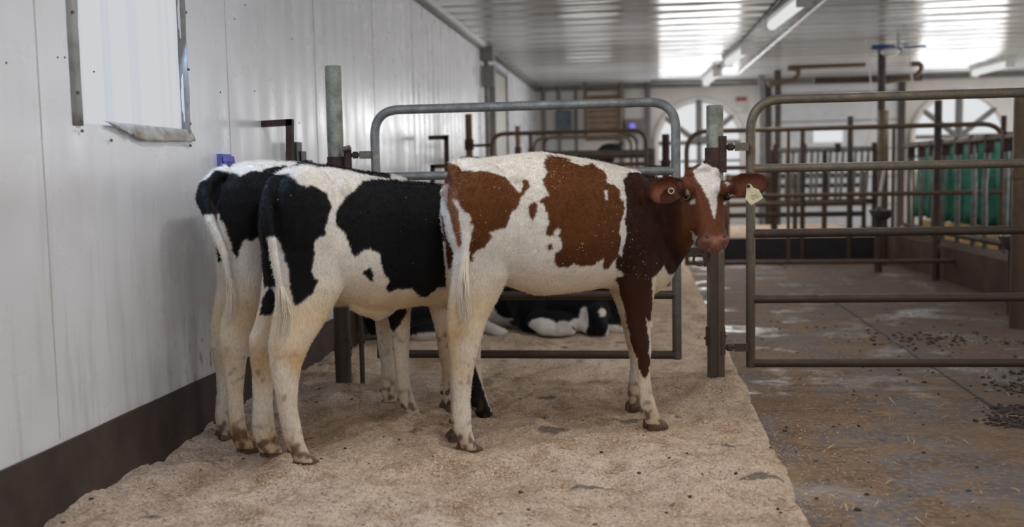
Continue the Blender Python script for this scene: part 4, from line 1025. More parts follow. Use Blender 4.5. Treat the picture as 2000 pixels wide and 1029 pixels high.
# ears: cupped leaves
def ear(calf, root, tip, up, open_dir, width, thick=.006, cup=.35):
    # leaf outline: narrow root, widest past the middle, round tip
    root, tip, up, open_dir = [np.array(v, float) for v in (root, tip, up, open_dir)]
    ax = tip-root; up = up-ax*(up@ax)/(ax@ax); up /= np.linalg.norm(up); op = open_dir-ax*(open_dir@ax)/(ax@ax); op = op-up*(op@up); op /= np.linalg.norm(op)
    NU, NV = 16, 12; V = []; Fc = []
    for side in (0, 1):
        for i in range(NU+1):
            u = i/NU; wv = width*(.42+.58*math.sin(math.pi*min(1, u*1.02)**.82)) if u < .55 else width*max(.04, math.sqrt(max(0, 1-((u-.50)/.51)**2)))
            wv = width*np.interp(u, [0, .12, .28, .45, .65, .82, .92, .97, 1], [.50, .66, .92, 1.0, .95, .76, .54, .32, .05])
            for j in range(NV+1):
                v = j/NV*2-1; dep = cup*wv*(1-v*v)*(1-.35*u)
                c = root+ax*u+up*v*wv-op*dep; c = c+(op*thick if side else -op*thick)*(1-.5*abs(v)); V.append(tuple(c))
    S = (NU+1)*(NV+1)
    for i in range(NU):
        for j in range(NV):
            a = i*(NV+1)+j; Fc.append((a, a+1, a+NV+2, a+NV+1)); Fc.append((S+a, S+a+NV+1, S+a+NV+2, S+a+1))
    for i in range(NU):
        for j in (0, NV): a = i*(NV+1)+j; Fc.append((a, a+NV+1, S+a+NV+1, S+a))
    for j in range(NV):
        for i in (0, NU): a = i*(NV+1)+j; Fc.append((a, a+1, S+a+1, S+a))
    calf.mb.add(V, Fc)
eY = 4.10
earL0, earL1 = at(1338, 364, eY+.01), at(1266, 380, eY-.05)
earR0, earR1 = at(1419, 366, eY+.01), at(1504, 356, eY-.0)
ear(A, earL0, earL1, (0, 0, 1), tocam+np.array([-.1, 0, -.15]), .058, .0065, .55)
ear(A, earR0, earR1, (0, 0, 1), tocam+np.array([.1, 0, -.35]), .052, .0065, .42)
A.mb.tube([HP(-.06, -.06, -.06), earL0, (np.array(earL0)+(np.array(earL1)-np.array(earL0))*.18)], .02, 12, [.034, .028, .020])
A.mb.tube([HP(.06, -.06, -.06), earR0, (np.array(earR0)+(np.array(earR1)-np.array(earR0))*.18)], .02, 12, [.034, .028, .020])
tailtube(A, [(885, 322, .026, .02), (889, 340, .026, .05), (895, 365, .022, .09), (902, 395, .018, .12), (908, 430, .0165, .14), (912, 460, .0155, .15), (910, 495, .0145, .155), (906, 520, .013, .155), (904, 545, .010, .155)])
B_ = BROWN
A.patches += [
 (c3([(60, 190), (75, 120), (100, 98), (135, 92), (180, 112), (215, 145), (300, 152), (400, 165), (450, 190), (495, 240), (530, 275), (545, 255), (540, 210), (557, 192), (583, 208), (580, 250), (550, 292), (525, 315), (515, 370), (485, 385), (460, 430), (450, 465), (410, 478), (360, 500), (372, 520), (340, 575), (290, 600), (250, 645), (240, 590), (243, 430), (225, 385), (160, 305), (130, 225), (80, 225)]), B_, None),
 (c3([(585, 335), (605, 318), (630, 345), (625, 385), (590, 440), (580, 400), (572, 350)]), B_, None),
 (c3([(665, 95), (690, 60), (760, 62), (830, 88), (880, 108), (905, 118), (940, 108), (1000, 150), (1015, 185), (1015, 225), (1060, 228), (1085, 260), (1090, 300), (1118, 330), (1100, 420), (1085, 480), (1090, 560), (1075, 630), (1050, 650), (1030, 690), (1000, 705), (990, 690), (1000, 640), (985, 650), (930, 680), (870, 685), (825, 670), (790, 690), (745, 690), (725, 650), (725, 610), (750, 600), (760, 560), (755, 530), (735, 510), (700, 520), (680, 510), (675, 480), (690, 440), (690, 400), (670, 380), (665, 340), (640, 330), (645, 315), (690, 290), (670, 240), (662, 200), (680, 160)]), B_, None),
 (c3([(725, 475), (755, 475), (750, 505), (730, 520), (722, 500)]), WHITE, None), (c3([(680, 570), (705, 560), (712, 590), (690, 600)]), B_, None), (c3([(998, 262), (1022, 262), (1026, 310), (1010, 320)]), WHITE, None),
 (c3([(790, 84), (860, 92), (910, 112), (885, 124), (830, 100)]), WHITE, None),
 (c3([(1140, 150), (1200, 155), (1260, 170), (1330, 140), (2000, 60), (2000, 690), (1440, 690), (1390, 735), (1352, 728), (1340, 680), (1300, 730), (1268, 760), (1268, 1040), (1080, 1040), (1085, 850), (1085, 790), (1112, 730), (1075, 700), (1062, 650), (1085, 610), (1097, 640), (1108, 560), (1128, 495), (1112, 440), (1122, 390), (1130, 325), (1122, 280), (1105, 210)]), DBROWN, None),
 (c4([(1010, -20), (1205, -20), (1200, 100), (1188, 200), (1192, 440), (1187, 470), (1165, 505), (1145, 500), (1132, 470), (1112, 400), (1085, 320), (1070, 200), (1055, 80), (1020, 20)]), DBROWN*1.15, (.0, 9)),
 (c4([(940, -20), (1300, -20), (1300, 900), (940, 900)]), WHITE*.92, (-9, 0.0)),
 (c3([(1040, 640), (1300, 640), (1300, 760), (1100, 760)]), B_, (-9, 0.0)),
 (c4([(1052, 200), (1075, 230), (1080, 300), (1095, 330), (1070, 300), (1058, 280)]), B_, (-9, 0.0)),
 (c4([(1168, 195), (1200, 215), (1200, 380), (1184, 380), (1186, 300)]), WHITE, (0, 9)),
 (c3([(85, 360), (100, 400), (125, 545), (160, 560), (195, 620), (165, 650), (140, 715), (120, 700), (105, 560)]), B_*.9, (-9, .04)),
 (c3([(95, 200), (135, 205), (135, 330), (118, 340), (85, 260)]), PINK*.5+WHITE*.35, None), (c3([(140, 205), (180, 250), (195, 420), (208, 565), (188, 585), (155, 470), (128, 350), (122, 250)]), B_*1.5+.03, None),
 (c3([(255, 635), (272, 640), (268, 660), (256, 658)]), B_, None),
 (c3([(160, 305), (182, 312), (215, 385), (243, 390), (262, 460), (250, 620), (250, 860), (180, 860), (205, 600), (205, 480), (185, 380)]), WHITE, (.095, .5))]
TAILC = None
def skinA(s, co, col):
    # the head is a redder, lighter brown than the neck, whose dark brown also has shadow mixed in; the big patches darken towards the belly
    hd = np.linalg.norm(co-HB, axis=1); isb = (np.abs(col-DBROWN).sum(1) < .03)
    fz = np.maximum(np.clip(((co-HB)@ef+.11)/.04, 0, 1)*np.clip((.25-hd)/.02, 0, 1)*(np.abs((co-HB)@ex_) < .11), np.clip(((co-HB)@ed_+.02)/.05, 0, 1)*np.clip((.145-np.abs((co-HB)@ex_))/.07, 0, 1)*np.clip((.27-hd)/.06, 0, 1))*isb; fz = fz[:, None]
    col = col*(1-fz)+np.array(lin((108, 61, 37))[:3])*fz
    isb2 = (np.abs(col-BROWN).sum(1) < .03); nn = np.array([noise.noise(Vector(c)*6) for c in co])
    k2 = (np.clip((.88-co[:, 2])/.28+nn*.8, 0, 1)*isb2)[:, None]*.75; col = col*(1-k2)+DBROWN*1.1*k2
    # muzzle, eyelids, ear insides
    d = (co-HB)@ed_; x = (co-HB)@ex_; f = (co-HB)@ef; near = np.linalg.norm(co-HB, axis=1) < .30
    m = np.clip((d-.160)/.025, 0, 1)*near*(f > -.09)*(np.abs(x) < .075); m = m[:, None]
    col = col*(1-m)+np.array(lin((140, 94, 78))[:3])*m
    k = near[:, None]*np.clip(1-np.abs(np.hypot((x/.030), (d-.186)/.013))/1.3, 0, 1)[:, None]*(f > -.01)[:, None]
    col = col*(1-k*.7)+np.array(lin((196, 138, 120))[:3])*k*.7
    for root, tip in ((earL0, earL1), (earR0, earR1)):
        root = np.array(root); tip = np.array(tip); ax = tip-root; u = ((co-root)@ax)/(ax@ax); perp = np.linalg.norm(co-root-u[:, None]*ax, axis=1)
        no = np.empty(len(co)*3)
        op = tocam-ax*(tocam@ax)/(ax@ax); op /= np.linalg.norm(op)
        inn = ((co-root)@op < .030) & (u > .12) & (u < .93) & (perp < .050)
        w_ = np.clip(1.25-perp/.040, 0, 1)*inn*np.clip(np.sin(np.clip(u, 0, 1)*math.pi)*1.4, 0, 1)*(.9 if ax[0] < 0 else .45)
        # only the cupped side that looks to the viewer
        side = s_side(co, root, ax, op); w_ = (w_*side)[:, None]
        col = col*(1-w_)+np.array(lin((176, 112, 90))[:3])*w_
        er = (perp < .062)*(u > -.1)*(u < 1.05)*(1-w_[:, 0]); er = er*np.clip((u+.1)/.25, 0, 1); er = er[:, None]*.6; col = col*(1-er)+np.array(lin((84, 44, 30))[:3])*er
        ear_hollow_shade = (np.clip(1-np.abs(u-.16)/.16, 0, 1)*(perp < .035)*side)[:, None]*.55; col = col*(1-ear_hollow_shade)+np.array(lin((40, 22, 18))[:3])*ear_hollow_shade  # shade of the ear hollow painted as darker colour near the root
    return col
def s_side(co, root, ax, op):
    # cup depth of the ear at this place; front layer lies above it
    u = ((co-root)@ax)/(ax@ax); up = np.cross(ax, op); up /= np.linalg.norm(up); v = np.clip(((co-root)@up)/.054, -1, 1)
    depth = -.42*.052*(1-v*v)*(1-.35*u); return ((co-root)@op > depth-.001).astype(float)
A.headpatches = (HB, face, .30, [
 (c5([(545, 190), (600, 150), (640, 118), (700, 118), (760, 150), (800, 215), (812, 255), (790, 300), (785, 370), (765, 430), (760, 480), (755, 560), (740, 620), (725, 590), (705, 510), (690, 450), (655, 390), (630, 330), (590, 280)]), WHITE, 1),
 (c5([(832, 290), (868, 298), (876, 322), (845, 322)]), WHITE, 1), (c5([(497, 355), (515, 372), (522, 408), (497, 408)]), WHITE, 1), (c5([(525, 465), (568, 435), (576, 475), (545, 492), (528, 485)]), WHITE*.8+PINK*.2, .9),
 (c5([(815, 480), (850, 455), (858, 475), (825, 492)]), WHITE, .9), (c5([(538, 728), (598, 790), (595, 832), (558, 842), (548, 790)]), WHITE, 1)])
A.bald = (HP(0, .215, .0), .05)
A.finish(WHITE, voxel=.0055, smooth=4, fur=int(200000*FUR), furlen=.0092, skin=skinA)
for c, yw in ((G(914, 880), .0), (G(890, 862), .1), (G(1277, 833), .05), (G(1241, 799), .0)): A.hoof(c, yw)
for sx in (-1, 1):
    c = HP(sx*(.081 if sx < 0 else .083), -.014 if sx < 0 else -.008, -.002 if sx < 0 else -.010); MB().ball(c, .0165).build('eye', M['eye'], A.t)
    c = np.array(c); m = MB(); n_ = []
    rimax = ex_*sx*.75+ef*.66; rimax /= np.linalg.norm(rimax); ra = np.cross(rimax, ed_); ra /= np.linalg.norm(ra); rb = np.cross(rimax, ra)
    m.tube([tuple(c+rimax*.0095+ra*.0145*math.cos(k*math.tau/20)+rb*.0110*math.sin(k*math.tau/20)) for k in range(21)], .0028, 8)
    m.build('eyelid', simple('eyelid_skin', (150, 108, 98) if sx < 0 else (92, 52, 36), None, .6), A.t)
    c = HP(sx*.036, .196, .0); hb_ = BVHTree.FromObject(A.bodyo, bpy.context.evaluated_depsgraph_get()) if sx < 0 else hb_
    loc_ = Vector(parent_loc(A.t)); hit = hb_.ray_cast(Vector(c+ef*.12)-loc_, Vector(-ef)); c = np.array(hit[0]+loc_) if hit[0] else np.array(c)
    m = MB().ball(c, .01, [tuple((ex_*.85+ed_*.5*sx)*.0062), tuple((ed_*.85-ex_*.5*sx)*.0125), tuple(ef*.0035+ex_*sx*.001)], 12, 8); m.build('nostril', M['nostril'], A.t)
MB().loft([(HP(-.04+.08*k/10, .2345+.004*math.cos(k/10*math.tau), -.012+.012*math.sin(k/10*math.pi)), HP(-.04+.08*k/10, .2372+.004*math.cos(k/10*math.tau), -.012+.012*math.sin(k/10*math.pi)), .003) for k in range(11)], 8).build('mouth_line', simple('mouth', (70, 40, 34)), A.t)
A.switch([A.P(909, 500, .16), A.P(906, 540, .17), A.P(905, 575, .175), A.P(908, 612, .17), A.P(911, 640, .16)], [.010, .017, .024, .026, .02], 110)
# ear tags
t_ = at(1472, 381, 4.09); tg = MB()
def tagp(x, y, Y=4.045): return Vector(at(x, y, Y))
out = [(1458, 361), (1462, 359), (1467, 360), (1471, 366), (1482, 370), (1491, 387), (1467, 400.5), (1456, 388), (1458, 372)]
V = [tagp(x, y) for x, y in out]; k = len(V); V2 = [v+Vector((0, .003, 0)) for v in V]
tg.add(V+V2, [tuple(range(k)), tuple(range(2*k-1, k-1, -1))]+[(i, (i+1) % k, k+(i+1) % k, k+i) for i in range(k)])
tago = tg.build('ear_tag', M['tagmat'], A.t, smooth=False)
MB().tube([tuple(tagp(1461.5, 363.5, 4.040)), tuple(tagp(1461.5, 363.5, 4.06))], .0075, 14).build('tag_stud', M['black'], tago)
m = MB()
def stroke(pts, r=.00048): m.tube([tuple(tagp(x, y, 4.0435)) for x, y in pts], r, 5)
# handwritten marks copied from the tag: a short word over two short groups
for pts in ([(1466.5, 386), (1468.5, 379.5), (1469.5, 384)], [(1470, 384), (1471, 380), (1472.2, 383.5), (1473, 379.4)], [(1473.5, 383), (1475, 378.6), (1475.6, 382.2)], [(1475.8, 377.2), (1477.8, 381)], [(1478.2, 380.4), (1479.4, 375.6)],
            [(1468.3, 391), (1469.6, 386.8)], [(1470.2, 389.6), (1471.6, 386.4), (1472.6, 389)], [(1473.2, 388.6), (1474.2, 384.8)], [(1477.0, 386.6), (1478.6, 382.8), (1480, 384.6), (1478.2, 385.4)], [(1480.8, 384.6), (1482.2, 381.4), (1483.2, 383)], [(1468.6, 376.5), (1469.6, 374.5), (1470.6, 376)]): stroke(pts)
m.build('tag_writing', M['ink'], tago)
MB().ball(tuple(tagp(1466.4, 397.6, 4.043)), .0014, nu=8, nv=6).build('tag_dot', M['blue'], tago)
c = Vector(at(1311, 373, 4.05)); n_ = Vector(tuple(tocam)); q1 = n_.cross(Vector((0, 0, 1))).normalized(); q2 = q1.cross(n_)
MB().tube([tuple(c+q1*.0105*math.cos(k*math.tau/20)+q2*.0105*math.sin(k*math.tau/20)) for k in range(21)], .0032, 8).build('ear_button', M['tagring'], A.t)
MB().tube([tuple(c-n_*.003), tuple(c+n_*.001)], .0085, 16).build('button_centre', M['black'], A.t)
# whiskers of the chin
m = MB()
for k in range(16):
    a0 = HP(random.uniform(-.045, .05), random.uniform(.22, .24), random.uniform(-.03, .0)); dr = ed_*.02+ex_*random.uniform(-.014, .02)+ef*random.uniform(0, .01); m.tube([tuple(a0), tuple(a0+dr*.6), tuple(a0+dr+ex_*.002)], .0002, 4)
m.build('whiskers', M['tailhair'], A.t)
# sawdust specks clinging to the brown coat
def specks(calf, n, cond):
    me = calf.bodyo.data; k = len(me.vertices); V = []; Fc = []
    tries = 0
    while len(Fc) < n and tries < n*30:
        tries += 1; v = me.vertices[random.randrange(k)]
        if not cond(v.co+calf.t.location): continue
        nn = v.normal; a = nn.orthogonal().normalized(); a = Matrix.Rotation(random.uniform(0, 6.28), 3, nn) @ a; b = nn.cross(a); L = random.uniform(.0006, .0030); w_ = random.uniform(.0003, .0006)
        c = v.co+calf.t.location+nn*.0075; q = len(V); V += [c-a*L-b*w_, c+a*L-b*w_, c+a*L+b*w_+nn*.001, c-a*L+b*w_+nn*.001]; Fc.append((q, q+1, q+2, q+3))
    m = MB(); m.v = [tuple(v) for v in V]; m.f = Fc; o = m.build('clinging_sawdust', chips[0], calf.t, smooth=False); o['kind'] = 'stuff'
specks(A, 1900, lambda p: p.z > .62 and p.z < 1.14 and (p-Vector(HB)).length > .34 and noise.noise(p*5) > -.15)

def add_head(c, neck, poll, d_, facing=.0):
    # neck as a loft from the shoulders, then a tapering head with ears; local axes (along, across, up)
    pts = [(np.array(c.L(*p)), hh, w_) for p, hh, w_ in neck]
    up = np.array([-c.d[0]*.35, -c.d[1]*.35, .94])
    c.mb.loft([(p+up*hh, p-up*hh, w_) for p, hh, w_ in pts], 20, .92)
    D = np.array([c.d[0]*d_[0]+c.n[0]*d_[1], c.d[1]*d_[0]+c.n[1]*d_[1], d_[2]]); D /= np.linalg.norm(D)
    Xa = np.cross(D, [0, 0, 1]); Xa /= np.linalg.norm(Xa); Fr = np.cross(Xa, D)
    if Fr[2] < 0: Fr = -Fr
    P0 = np.array(c.L(*poll)); S = []
    for a, w_, f, b in ((-.03, .05, .02, -.06), (0, .08, .045, -.10), (.07, .092, .055, -.115), (.13, .085, .05, -.105), (.2, .06, .04, -.08), (.27, .05, .035, -.055), (.31, .056, .03, -.045), (.34, .045, .012, -.035)):
        q = P0+D*a; S.append((q+Fr*f, q+Fr*b, w_))
    c.mb.loft(S, 20, .9)
    for sd in (-1, 1):
        r0 = P0+D*.03+Xa*sd*.07; ear(c, r0, r0+Xa*sd*.14-np.array([0, 0, .03]), Fr, D, .045, .006, .4)
    c.eyes = [P0+D*.12+Xa*sd*.084+Fr*.018 for sd in (-1, 1)]
# ---- middle calf, black and white
B = Calf('calf', 'black and white calf with broad black side, standing behind the brown calf rump', (-1.333, 3.506), (-.798, 4.277))
B.body([((546, 355), (546, 425), .05), ((552, 344), (552, 480), .115), ((570, 336), (570, 530), .150), ((600, 331), (600, 562), .170), ((635, 329), (640, 578), .185), ((670, 334), (675, 590), .19),
        ((705, 343), (710, 605), .192), ((745, 350), (748, 606), .195), ((790, 354), (785, 600), .19), ((830, 358), (822, 596), .18), ((865, 362), (858, 602), .175), ((895, 367), (890, 604), .155), ((915, 376), (912, 585), .13), ((928, 392), (928, 560), .08)])
for t in (.11, -.11): B.mb.ball(B.L(.20, t, 1.015), .045); B.mb.ball(B.L(.03, t, .97), .035)
B.mb.ball(B.P(728, 598, .0), .05, [tuple(np.append(B.d, 0)*.115+np.array([0, 0, -.02])), tuple(np.append(B.n, 0)*.05), (0, 0, .048)])
B.mb.ball(B.P(738, 612, .0), .05, [tuple(np.append(B.d, 0)*.04), tuple(np.append(B.n, 0)*.03), (0, 0, .03)])
for t in (.085, -.085):
    B.mb.ball(B.P(600 if t > 0 else 575, 440, t), .1, [tuple(np.append(B.d, 0)*.15), tuple(np.append(B.n, 0)*.10), (0, 0, .22)])
    B.mb.ball(B.P(880, 470, t), .1, [tuple(np.append(B.d, 0)*.12), tuple(np.append(B.n, 0)*.09), (0, 0, .22)])
B.limb(.10, .106, [(548, 655, 450, .075), (544, 668, 505, .07), (542, 668, 560, .06), (538, 645, 606, .05), (530, 622, 645, .045), (525, 603, 675, .042), (528, 588, 712, .034), (535, 581, 750, .028), (543, 579, 795, .026),
                   (551, 586, 832, .028), (556, 592, 860, .028), (568, 602, 884, .029), (577, 611, 903, .028)])
B.limb(-.10, -.106, [(515, 575, 470, .06), (518, 570, 540, .055), (512, 558, 590, .05), (500, 548, 632, .04), (488, 542, 660, .038), (489, 537, 690, .034), (493, 533, 728, .028), (495, 531, 790, .026), (493, 536, 835, .029), (498, 543, 862, .029), (508, 552, 884, .028)])
B.limb(.12, .165, [(845, 935, 480, .055), (868, 938, 570, .045), (888, 938, 620, .036), (897, 937, 655, .034), (905, 936, 690, .030), (912, 935, 715, .026), (918, 942, 755, .024), (921, 953, 790, .026), (930, 962, 808, .025), (938, 966, 822, .026)])
B.limb(-.12, -.165, [(825, 900, 520, .05), (840, 890, 600, .04), (851, 888, 640, .033), (858, 888, 685, .031), (865, 886, 725, .025), (865, 887, 760, .025), (868, 890, 782, .026), (872, 893, 795, .025)])
tailtube(B, [(545, 350, .026, .0), (533, 356, .024, .03), (522, 378, .021, .06), (519, 405, .020, .09), (524, 438, .018, .12), (532, 472, .016, .14), (538, 515, .015, .155), (545, 550, .013, .165), (550, 572, .011, .17)])
K_ = BLACK
B.patches += [
 (c1([(370, 240), (400, 170), (470, 138), (545, 140), (585, 180), (605, 208), (680, 215), (740, 255), (765, 320), (755, 380), (735, 430), (735, 460), (700, 475), (685, 490), (680, 560), (665, 640), (672, 660), (695, 690), (680, 750), (640, 780), (590, 820), (565, 790), (555, 700), (548, 640), (500, 475), (390, 480), (375, 400), (365, 300)]), K_, None),
 (c1([(925, 180), (1000, 170), (1140, 178), (1300, 190), (1600, 200), (2100, 260), (2100, 760), (1600, 740), (1345, 722), (1290, 730), (1250, 772), (1210, 772), (1170, 735), (1100, 735), (1050, 750), (1040, 730), (1055, 690), (1030, 650), (1012, 610), (1010, 560), (975, 545), (960, 522), (910, 550), (880, 570), (850, 510), (830, 450), (800, 420), (780, 395), (785, 350), (805, 310), (840, 270), (890, 225)]), K_, None),
 (c1([(918, 650), (960, 625), (975, 640), (978, 695), (945, 680)]), K_, None),
 (c1([(455, 740), (490, 790), (490, 830), (455, 892), (395, 892), (415, 800), (435, 745)]), K_, (-9, -.02)),
 (c1([(395, 470), (470, 470), (520, 640), (510, 740), (415, 740)]), K_, (-9, .02)),
 (c4([(200, 430), (262, 435), (300, 540), (330, 640), (358, 690), (375, 740), (330, 765), (270, 720), (230, 690)]), K_, (.0, 9)),
 (c1([(430, 470), (498, 468), (520, 560), (560, 740), (560, 900), (500, 900), (450, 620)]), WHITE, (.125, .5))]
add_head(B, [((.86, 0, .86), .17, .13), ((.98, 0, .86), .13, .10), ((1.10, .0, .85), .10, .08), ((1.17, .0, .84), .08, .07)], (1.16, .0, .87), (.80, .10, -.60))
B.finish(WHITE, voxel=.0062, smooth=4, fur=int(150000*FUR), furlen=.009)
for e_ in B.eyes: MB().ball(e_, .016).build('eye', M['eye'], B.t)
B.hoof(G(597, 911), .0); B.hoof(G(532, 890), .05); B.hoof(G(950, 826), .0); B.hoof(G(878, 799), .0)
B.switch([B.P(548, 560, .18), B.P(553, 585, .185), B.P(556, 615, .18), B.P(552, 650, .17), B.P(545, 680, .16)], [.010, .020, .026, .024, .014], 110)
specks(B, 60, lambda p: p.z > .7)

# ---- left calf, nearest the wall
C_ = Calf('calf', 'black and white calf nearest the wall with a raised black tail root, leftmost', (-1.644, 3.731), (-1.10, 4.301))
C_.body([((441, 345), (441, 420), .05), ((448, 331), (448, 470), .115), ((464, 321), (464, 520), .150), ((486, 316.5), (490, 555), .170), ((515, 315), (520, 575), .185), ((550, 317), (555, 588), .185),
         ((590, 318), (590, 596), .19), ((641, 324), (635, 600), .192), ((690, 332), (682, 596), .187), ((735, 338), (727, 592), .185), ((770, 343), (762, 598), .17), ((800, 353), (795, 595), .15), ((820, 366), (818, 575), .12), ((830, 385), (832, 550), .08)])
for t in (.11, -.11): C_.mb.ball(C_.L(.20, t, 1.03), .045); C_.mb.ball(C_.L(.03, t, .98), .035)
for t in (.085, -.085):
    C_.mb.ball(C_.P(495 if t > 0 else 475, 430, t), .1, [tuple(np.append(C_.d, 0)*.15), tuple(np.append(C_.n, 0)*.10), (0, 0, .22)])
    C_.mb.ball(C_.P(780, 460, t), .1, [tuple(np.append(C_.d, 0)*.12), tuple(np.append(C_.n, 0)*.09), (0, 0, .22)])
C_.limb(.10, .125, [(445, 535, 460, .07), (448, 535, 520, .062), (450, 528, 560, .055), (440, 514, 600, .048), (431, 500, 632, .043), (429, 490, 660, .040), (433, 482, 695, .034), (439, 477, 735, .029), (443, 474, 770, .027), (445, 477, 812, .028), (448, 482, 840, .028), (455, 492, 862, .028), (463, 500, 876, .027)])
C_.limb(-.10, -.125, [(418, 490, 450, .06), (424, 480, 510, .055), (426, 470, 560, .045), (417, 460, 605, .04), (411, 451, 638, .037), (413, 447, 680, .032), (422, 449, 724, .027), (424, 450, 768, .026), (420, 449, 812, .028), (423, 453, 838, .028), (430, 459, 850, .027)])
C_.limb(.12, .15, [(735, 815, 480, .05), (748, 810, 560, .042), (758, 800, 612, .036), (766, 799, 650, .033), (769, 797, 682, .032), (773, 797, 725, .025), (777, 802, 760, .025), (784, 811, 788, .027), (794, 820, 806, .025), (800, 826, 816, .025)])
C_.limb(-.12, -.15, [(722, 785, 500, .05), (729, 778, 590, .04), (735, 771, 640, .034), (739, 769, 675, .032), (745, 769, 715, .025), (745, 769, 748, .025), (745, 774, 770, .027), (749, 776, 785, .026)])
tailtube(C_, [(446, 336, .030, .0), (425, 343, .030, .0), (405, 365, .034, .0), (399, 390, .034, .03), (404, 410, .022, .07), (410, 432, .017, .10), (424, 462, .017, .12), (438, 495, .0165, .135), (447, 530, .0155, .145), (450, 565, .013, .15)])
C_.patches += [
 (c1([(60, 200), (130, 170), (180, 118), (240, 132), (310, 158), (330, 155), (350, 140), (410, 135), (450, 112), (520, 103), (575, 105), (600, 80), (750, 90), (1050, 130), (1300, 200), (2100, 240), (2100, 760), (1300, 800), (800, 700), (500, 500), (430, 470), (410, 465), (370, 495), (330, 485), (310, 520), (300, 560), (285, 590), (262, 602), (230, 540), (205, 440), (190, 380), (180, 352), (60, 352)]), K_, None),
 (c1([(186, 520), (215, 500), (222, 600), (192, 602)]), K_, (-9, -.02)),
 (c1([(1060, 140), (1150, 150), (1140, 200), (1075, 190)]), WHITE, None),
 (c1([(160, 290), (188, 300), (190, 345), (172, 350)]), np.array(lin((84, 62, 58))[:3]), None),
 (c2([(1050, -40), (1142, -40), (1140, 30), (1120, 72), (1085, 122), (1055, 112), (1042, 30)]), K_, (0.0, 9)),
 (c1([(100, 356), (200, 352), (250, 470), (300, 620), (300, 900), (200, 900), (180, 600)]), WHITE, (.085, .5))]
add_head(C_, [((.78, 0, .86), .17, .13), ((.90, 0, .86), .13, .10), ((1.00, .0, .85), .10, .08), ((1.06, .0, .84), .08, .07)], (1.05, .0, .87), (.74, -.12, -.66))
C_.finish(WHITE, voxel=.0062, smooth=4, fur=int(110000*FUR), furlen=.009)
for e_ in C_.eyes: MB().ball(e_, .016).build('eye', M['eye'], C_.t)
C_.hoof(G(485, 881), .0); C_.hoof(G(441, 856), .0); C_.hoof(G(811, 821), .0); C_.hoof(G(764, 792), .0)
C_.switch([C_.P(449, 545, .165), C_.P(452, 580, .17), C_.P(451, 610, .17), C_.P(446, 640, .16)], [.010, .018, .018, .010], 60)

# ---- calves lying in the second pen
def lying(name, label, o, heading, scale, parts, spots, tubes=(), base=WHITE, voxel=.010, cat='calf', blots=()):
    """parts: (along, across, up, ra, rb, rc[, yaw]) ellipsoids in the calf's own axes"""
    c = Calf(name, label, o, (o[0]+math.cos(heading), o[1]+math.sin(heading)))
    if cat != 'calf': c.t['category'] = cat
    for p in parts:
        a, b, z, ra, rb, rc = p[:6]; yw = p[6] if len(p) > 6 else 0
        f = c.d*math.cos(yw)+c.n*math.sin(yw); l = -c.d*math.sin(yw)+c.n*math.cos(yw)
        c.mb.ball(c.L(a*scale, b*scale, z*scale), 1, [tuple(np.append(f, 0)*ra*scale), tuple(np.append(l, 0)*rb*scale), (0, 0, rc*scale)])
    for pts, rs in tubes: c.mb.tube([c.L(a*scale, b*scale, z*scale) for a, b, z in pts], .02, 12, [r_*scale for r_ in rs])
    def skin(s, co, col):
        a, t = s.st(co); n3 = np.array([noise.noise(Vector(q)*9) for q in co])*.03
        for (ca, cb, cz, ra, rb, rc), cc in spots:
            k = ((a-ca*scale)/(ra*scale))**2+((t-cb*scale)/(rb*scale))**2+((co[:, 2]-cz*scale)/(rc*scale))**2+n3*6 < 1
            col[k] = cc
        for px, py, Y, rx, rz, cc in blots:
            q = at(px, py, Y); k = ((co[:, 0]-q[0])**2+(co[:, 1]-q[1])**2*.25)/rx**2+((co[:, 2]-q[2])/rz)**2+n3*6 < 1; col[k] = cc
        return col
    c.finish(base, voxel=voxel, smooth=4, skin=skin, legdirt=False, fur=0)
    return c
W_, KK = WHITE, BLACK
p0 = G(1118, 655)
Dc = lying('calf', 'black calf lying curled with its white-marked head tucked on the sawdust behind the gate', (p0[0], p0[1]+.22), math.radians(8), 1.0,
  [(-.05, 0, .20, .42, .20, .22), (-.28, .02, .17, .16, .19, .19), (.22, 0, .22, .20, .17, .20), (.10, .17, .13, .13, .09, .13), (.13, .26, .12, .075, .085, .10), (.155, .33, .065, .045, .07, .055, 0), (-.16, .24, .09, .16, .07, .08), (-.02, .22, .08, .14, .05, .06),
   (.20, .22, .12, .035, .03, .05), (.30, .20, .05, .18, .05, .05)],
  [((-.05, 0, .22, .60, .40, .30), KK), ((.13, .30, .12, .14, .14, .16), KK), ((-.23, .30, .06, .11, .10, .07), W_), ((-.10, .30, .06, .07, .10, .05), PINK*.15+W_*.7), ((-.01, .25, .05, .10, .08, .07), W_), ((.045, .26, .10, .03, .08, .10), W_), ((.22, .30, .04, .11, .08, .04), W_), ((.165, .34, .165, .028, .08, .028), W_), ((.42, .2, .08, .12, .2, .07), W_)],
  tubes=[([(-.30, .20, .12), (-.22, .30, .06), (-.12, .33, .05), (-.02, .30, .05)], [.06, .05, .04, .035]), ([(.0, .2, .1), (.08, .3, .05), (.2, .33, .04)], [.05, .04, .035]), ([(.25, .15, .1), (.38, .22, .06), (.5, .2, .05)], [.05, .04, .035])])
p0 = G(812, 668)
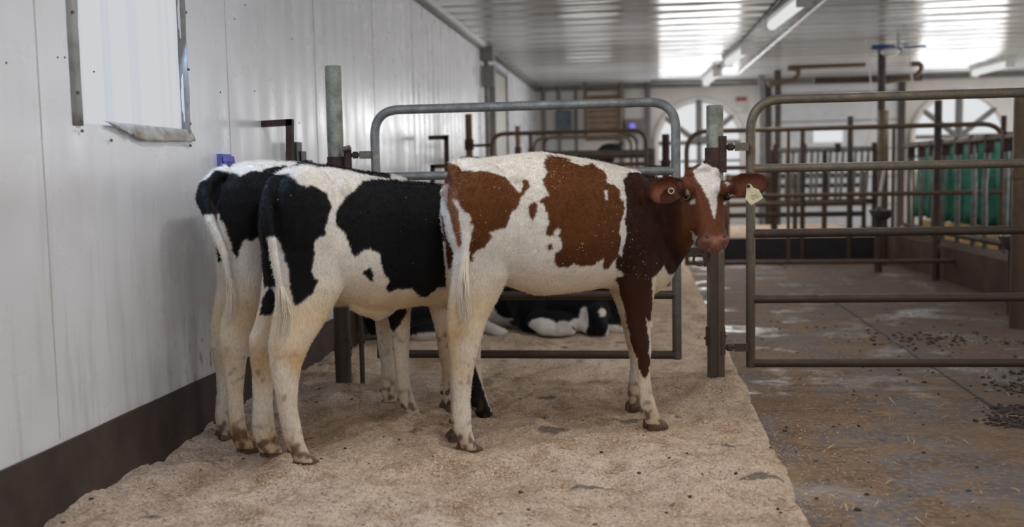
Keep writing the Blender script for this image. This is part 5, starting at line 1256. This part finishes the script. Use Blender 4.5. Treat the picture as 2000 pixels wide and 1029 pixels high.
lying('calf', 'black and white calf lying beside the wall behind the gate, left of the others', (p0[0], p0[1]+.20), math.radians(42), .92,
  [(0, 0, .22, .46, .22, .23), (-.28, .02, .20, .18, .21, .21), (.30, 0, .20, .17, .18, .20), (.30, .16, .14, .14, .10, .14), (-.1, .24, .08, .16, .07, .07), (.1, .24, .06, .16, .06, .06)],
  [((-.15, 0, .22, .50, .45, .40), KK), ((.44, .2, .26, .10, .25, .14), KK), ((.34, .2, .13, .055, .25, .10), KK), ((-.05, .3, .03, .3, .1, .06), PINK*.2+W_*.6)],
  tubes=[([(-.2, .25, .08), (0, .32, .05), (.2, .3, .05)], [.06, .045, .035])],
  blots=[(835, 640, 5.9, .14, .16, W_), (815, 605, 5.9, .05, .05, W_), (840, 605, 5.9, .07, .05, KK), (818, 650, 5.9, .045, .07, KK)])
p0 = G(955, 655)
lying('calf', 'white calf lying behind the brown calf leg with one muddy hind leg stretched out', (p0[0]-.05, p0[1]+.38), math.radians(170), 1.0,
  [(0, 0, .18, .40, .20, .19), (.26, 0, .16, .16, .18, .17), (-.22, -.04, .16, .14, .16, .16)],
  [((-.24, 0, .20, .2, .3, .14), KK), ((-.23, -.25, .02, .09, .12, .08), np.array(lin((84, 70, 58))[:3]))], blots=[(990, 672, 5.95, .09, .09, np.array(lin((92, 76, 62))[:3]))],
  tubes=[([(.0, -.15, .10), (-.02, -.28, .07), (-.10, -.37, .06), (-.19, -.42, .04), (-.26, -.44, .025)], [.07, .055, .042, .038, .032])])
p0 = at(1180, 330, 15.4)
lying('cow', 'black cow head and back seen over the far pen gate near the far wall', (p0[0]-.3, 15.4), math.radians(8), 1.0,
  [(-.1, 0, 1.05, .62, .3, .33), (.30, .02, 1.34, .18, .12, .16), (.40, .08, 1.47, .19, .09, .09), (-.1, .1, .4, .1, .1, .45), (-.5, .1, .4, .1, .1, .45), (.4, .1, .4, .09, .09, .45)],
  [((0, 0, 1, 3, 3, 3), KK), ((.28, -.0, 1.22, .06, .4, .05), W_*.7)], tubes=[([(.48, .05, 1.48), (.60, .08, 1.56)], [.05, .02])], base=KK, voxel=.02, cat='cow')
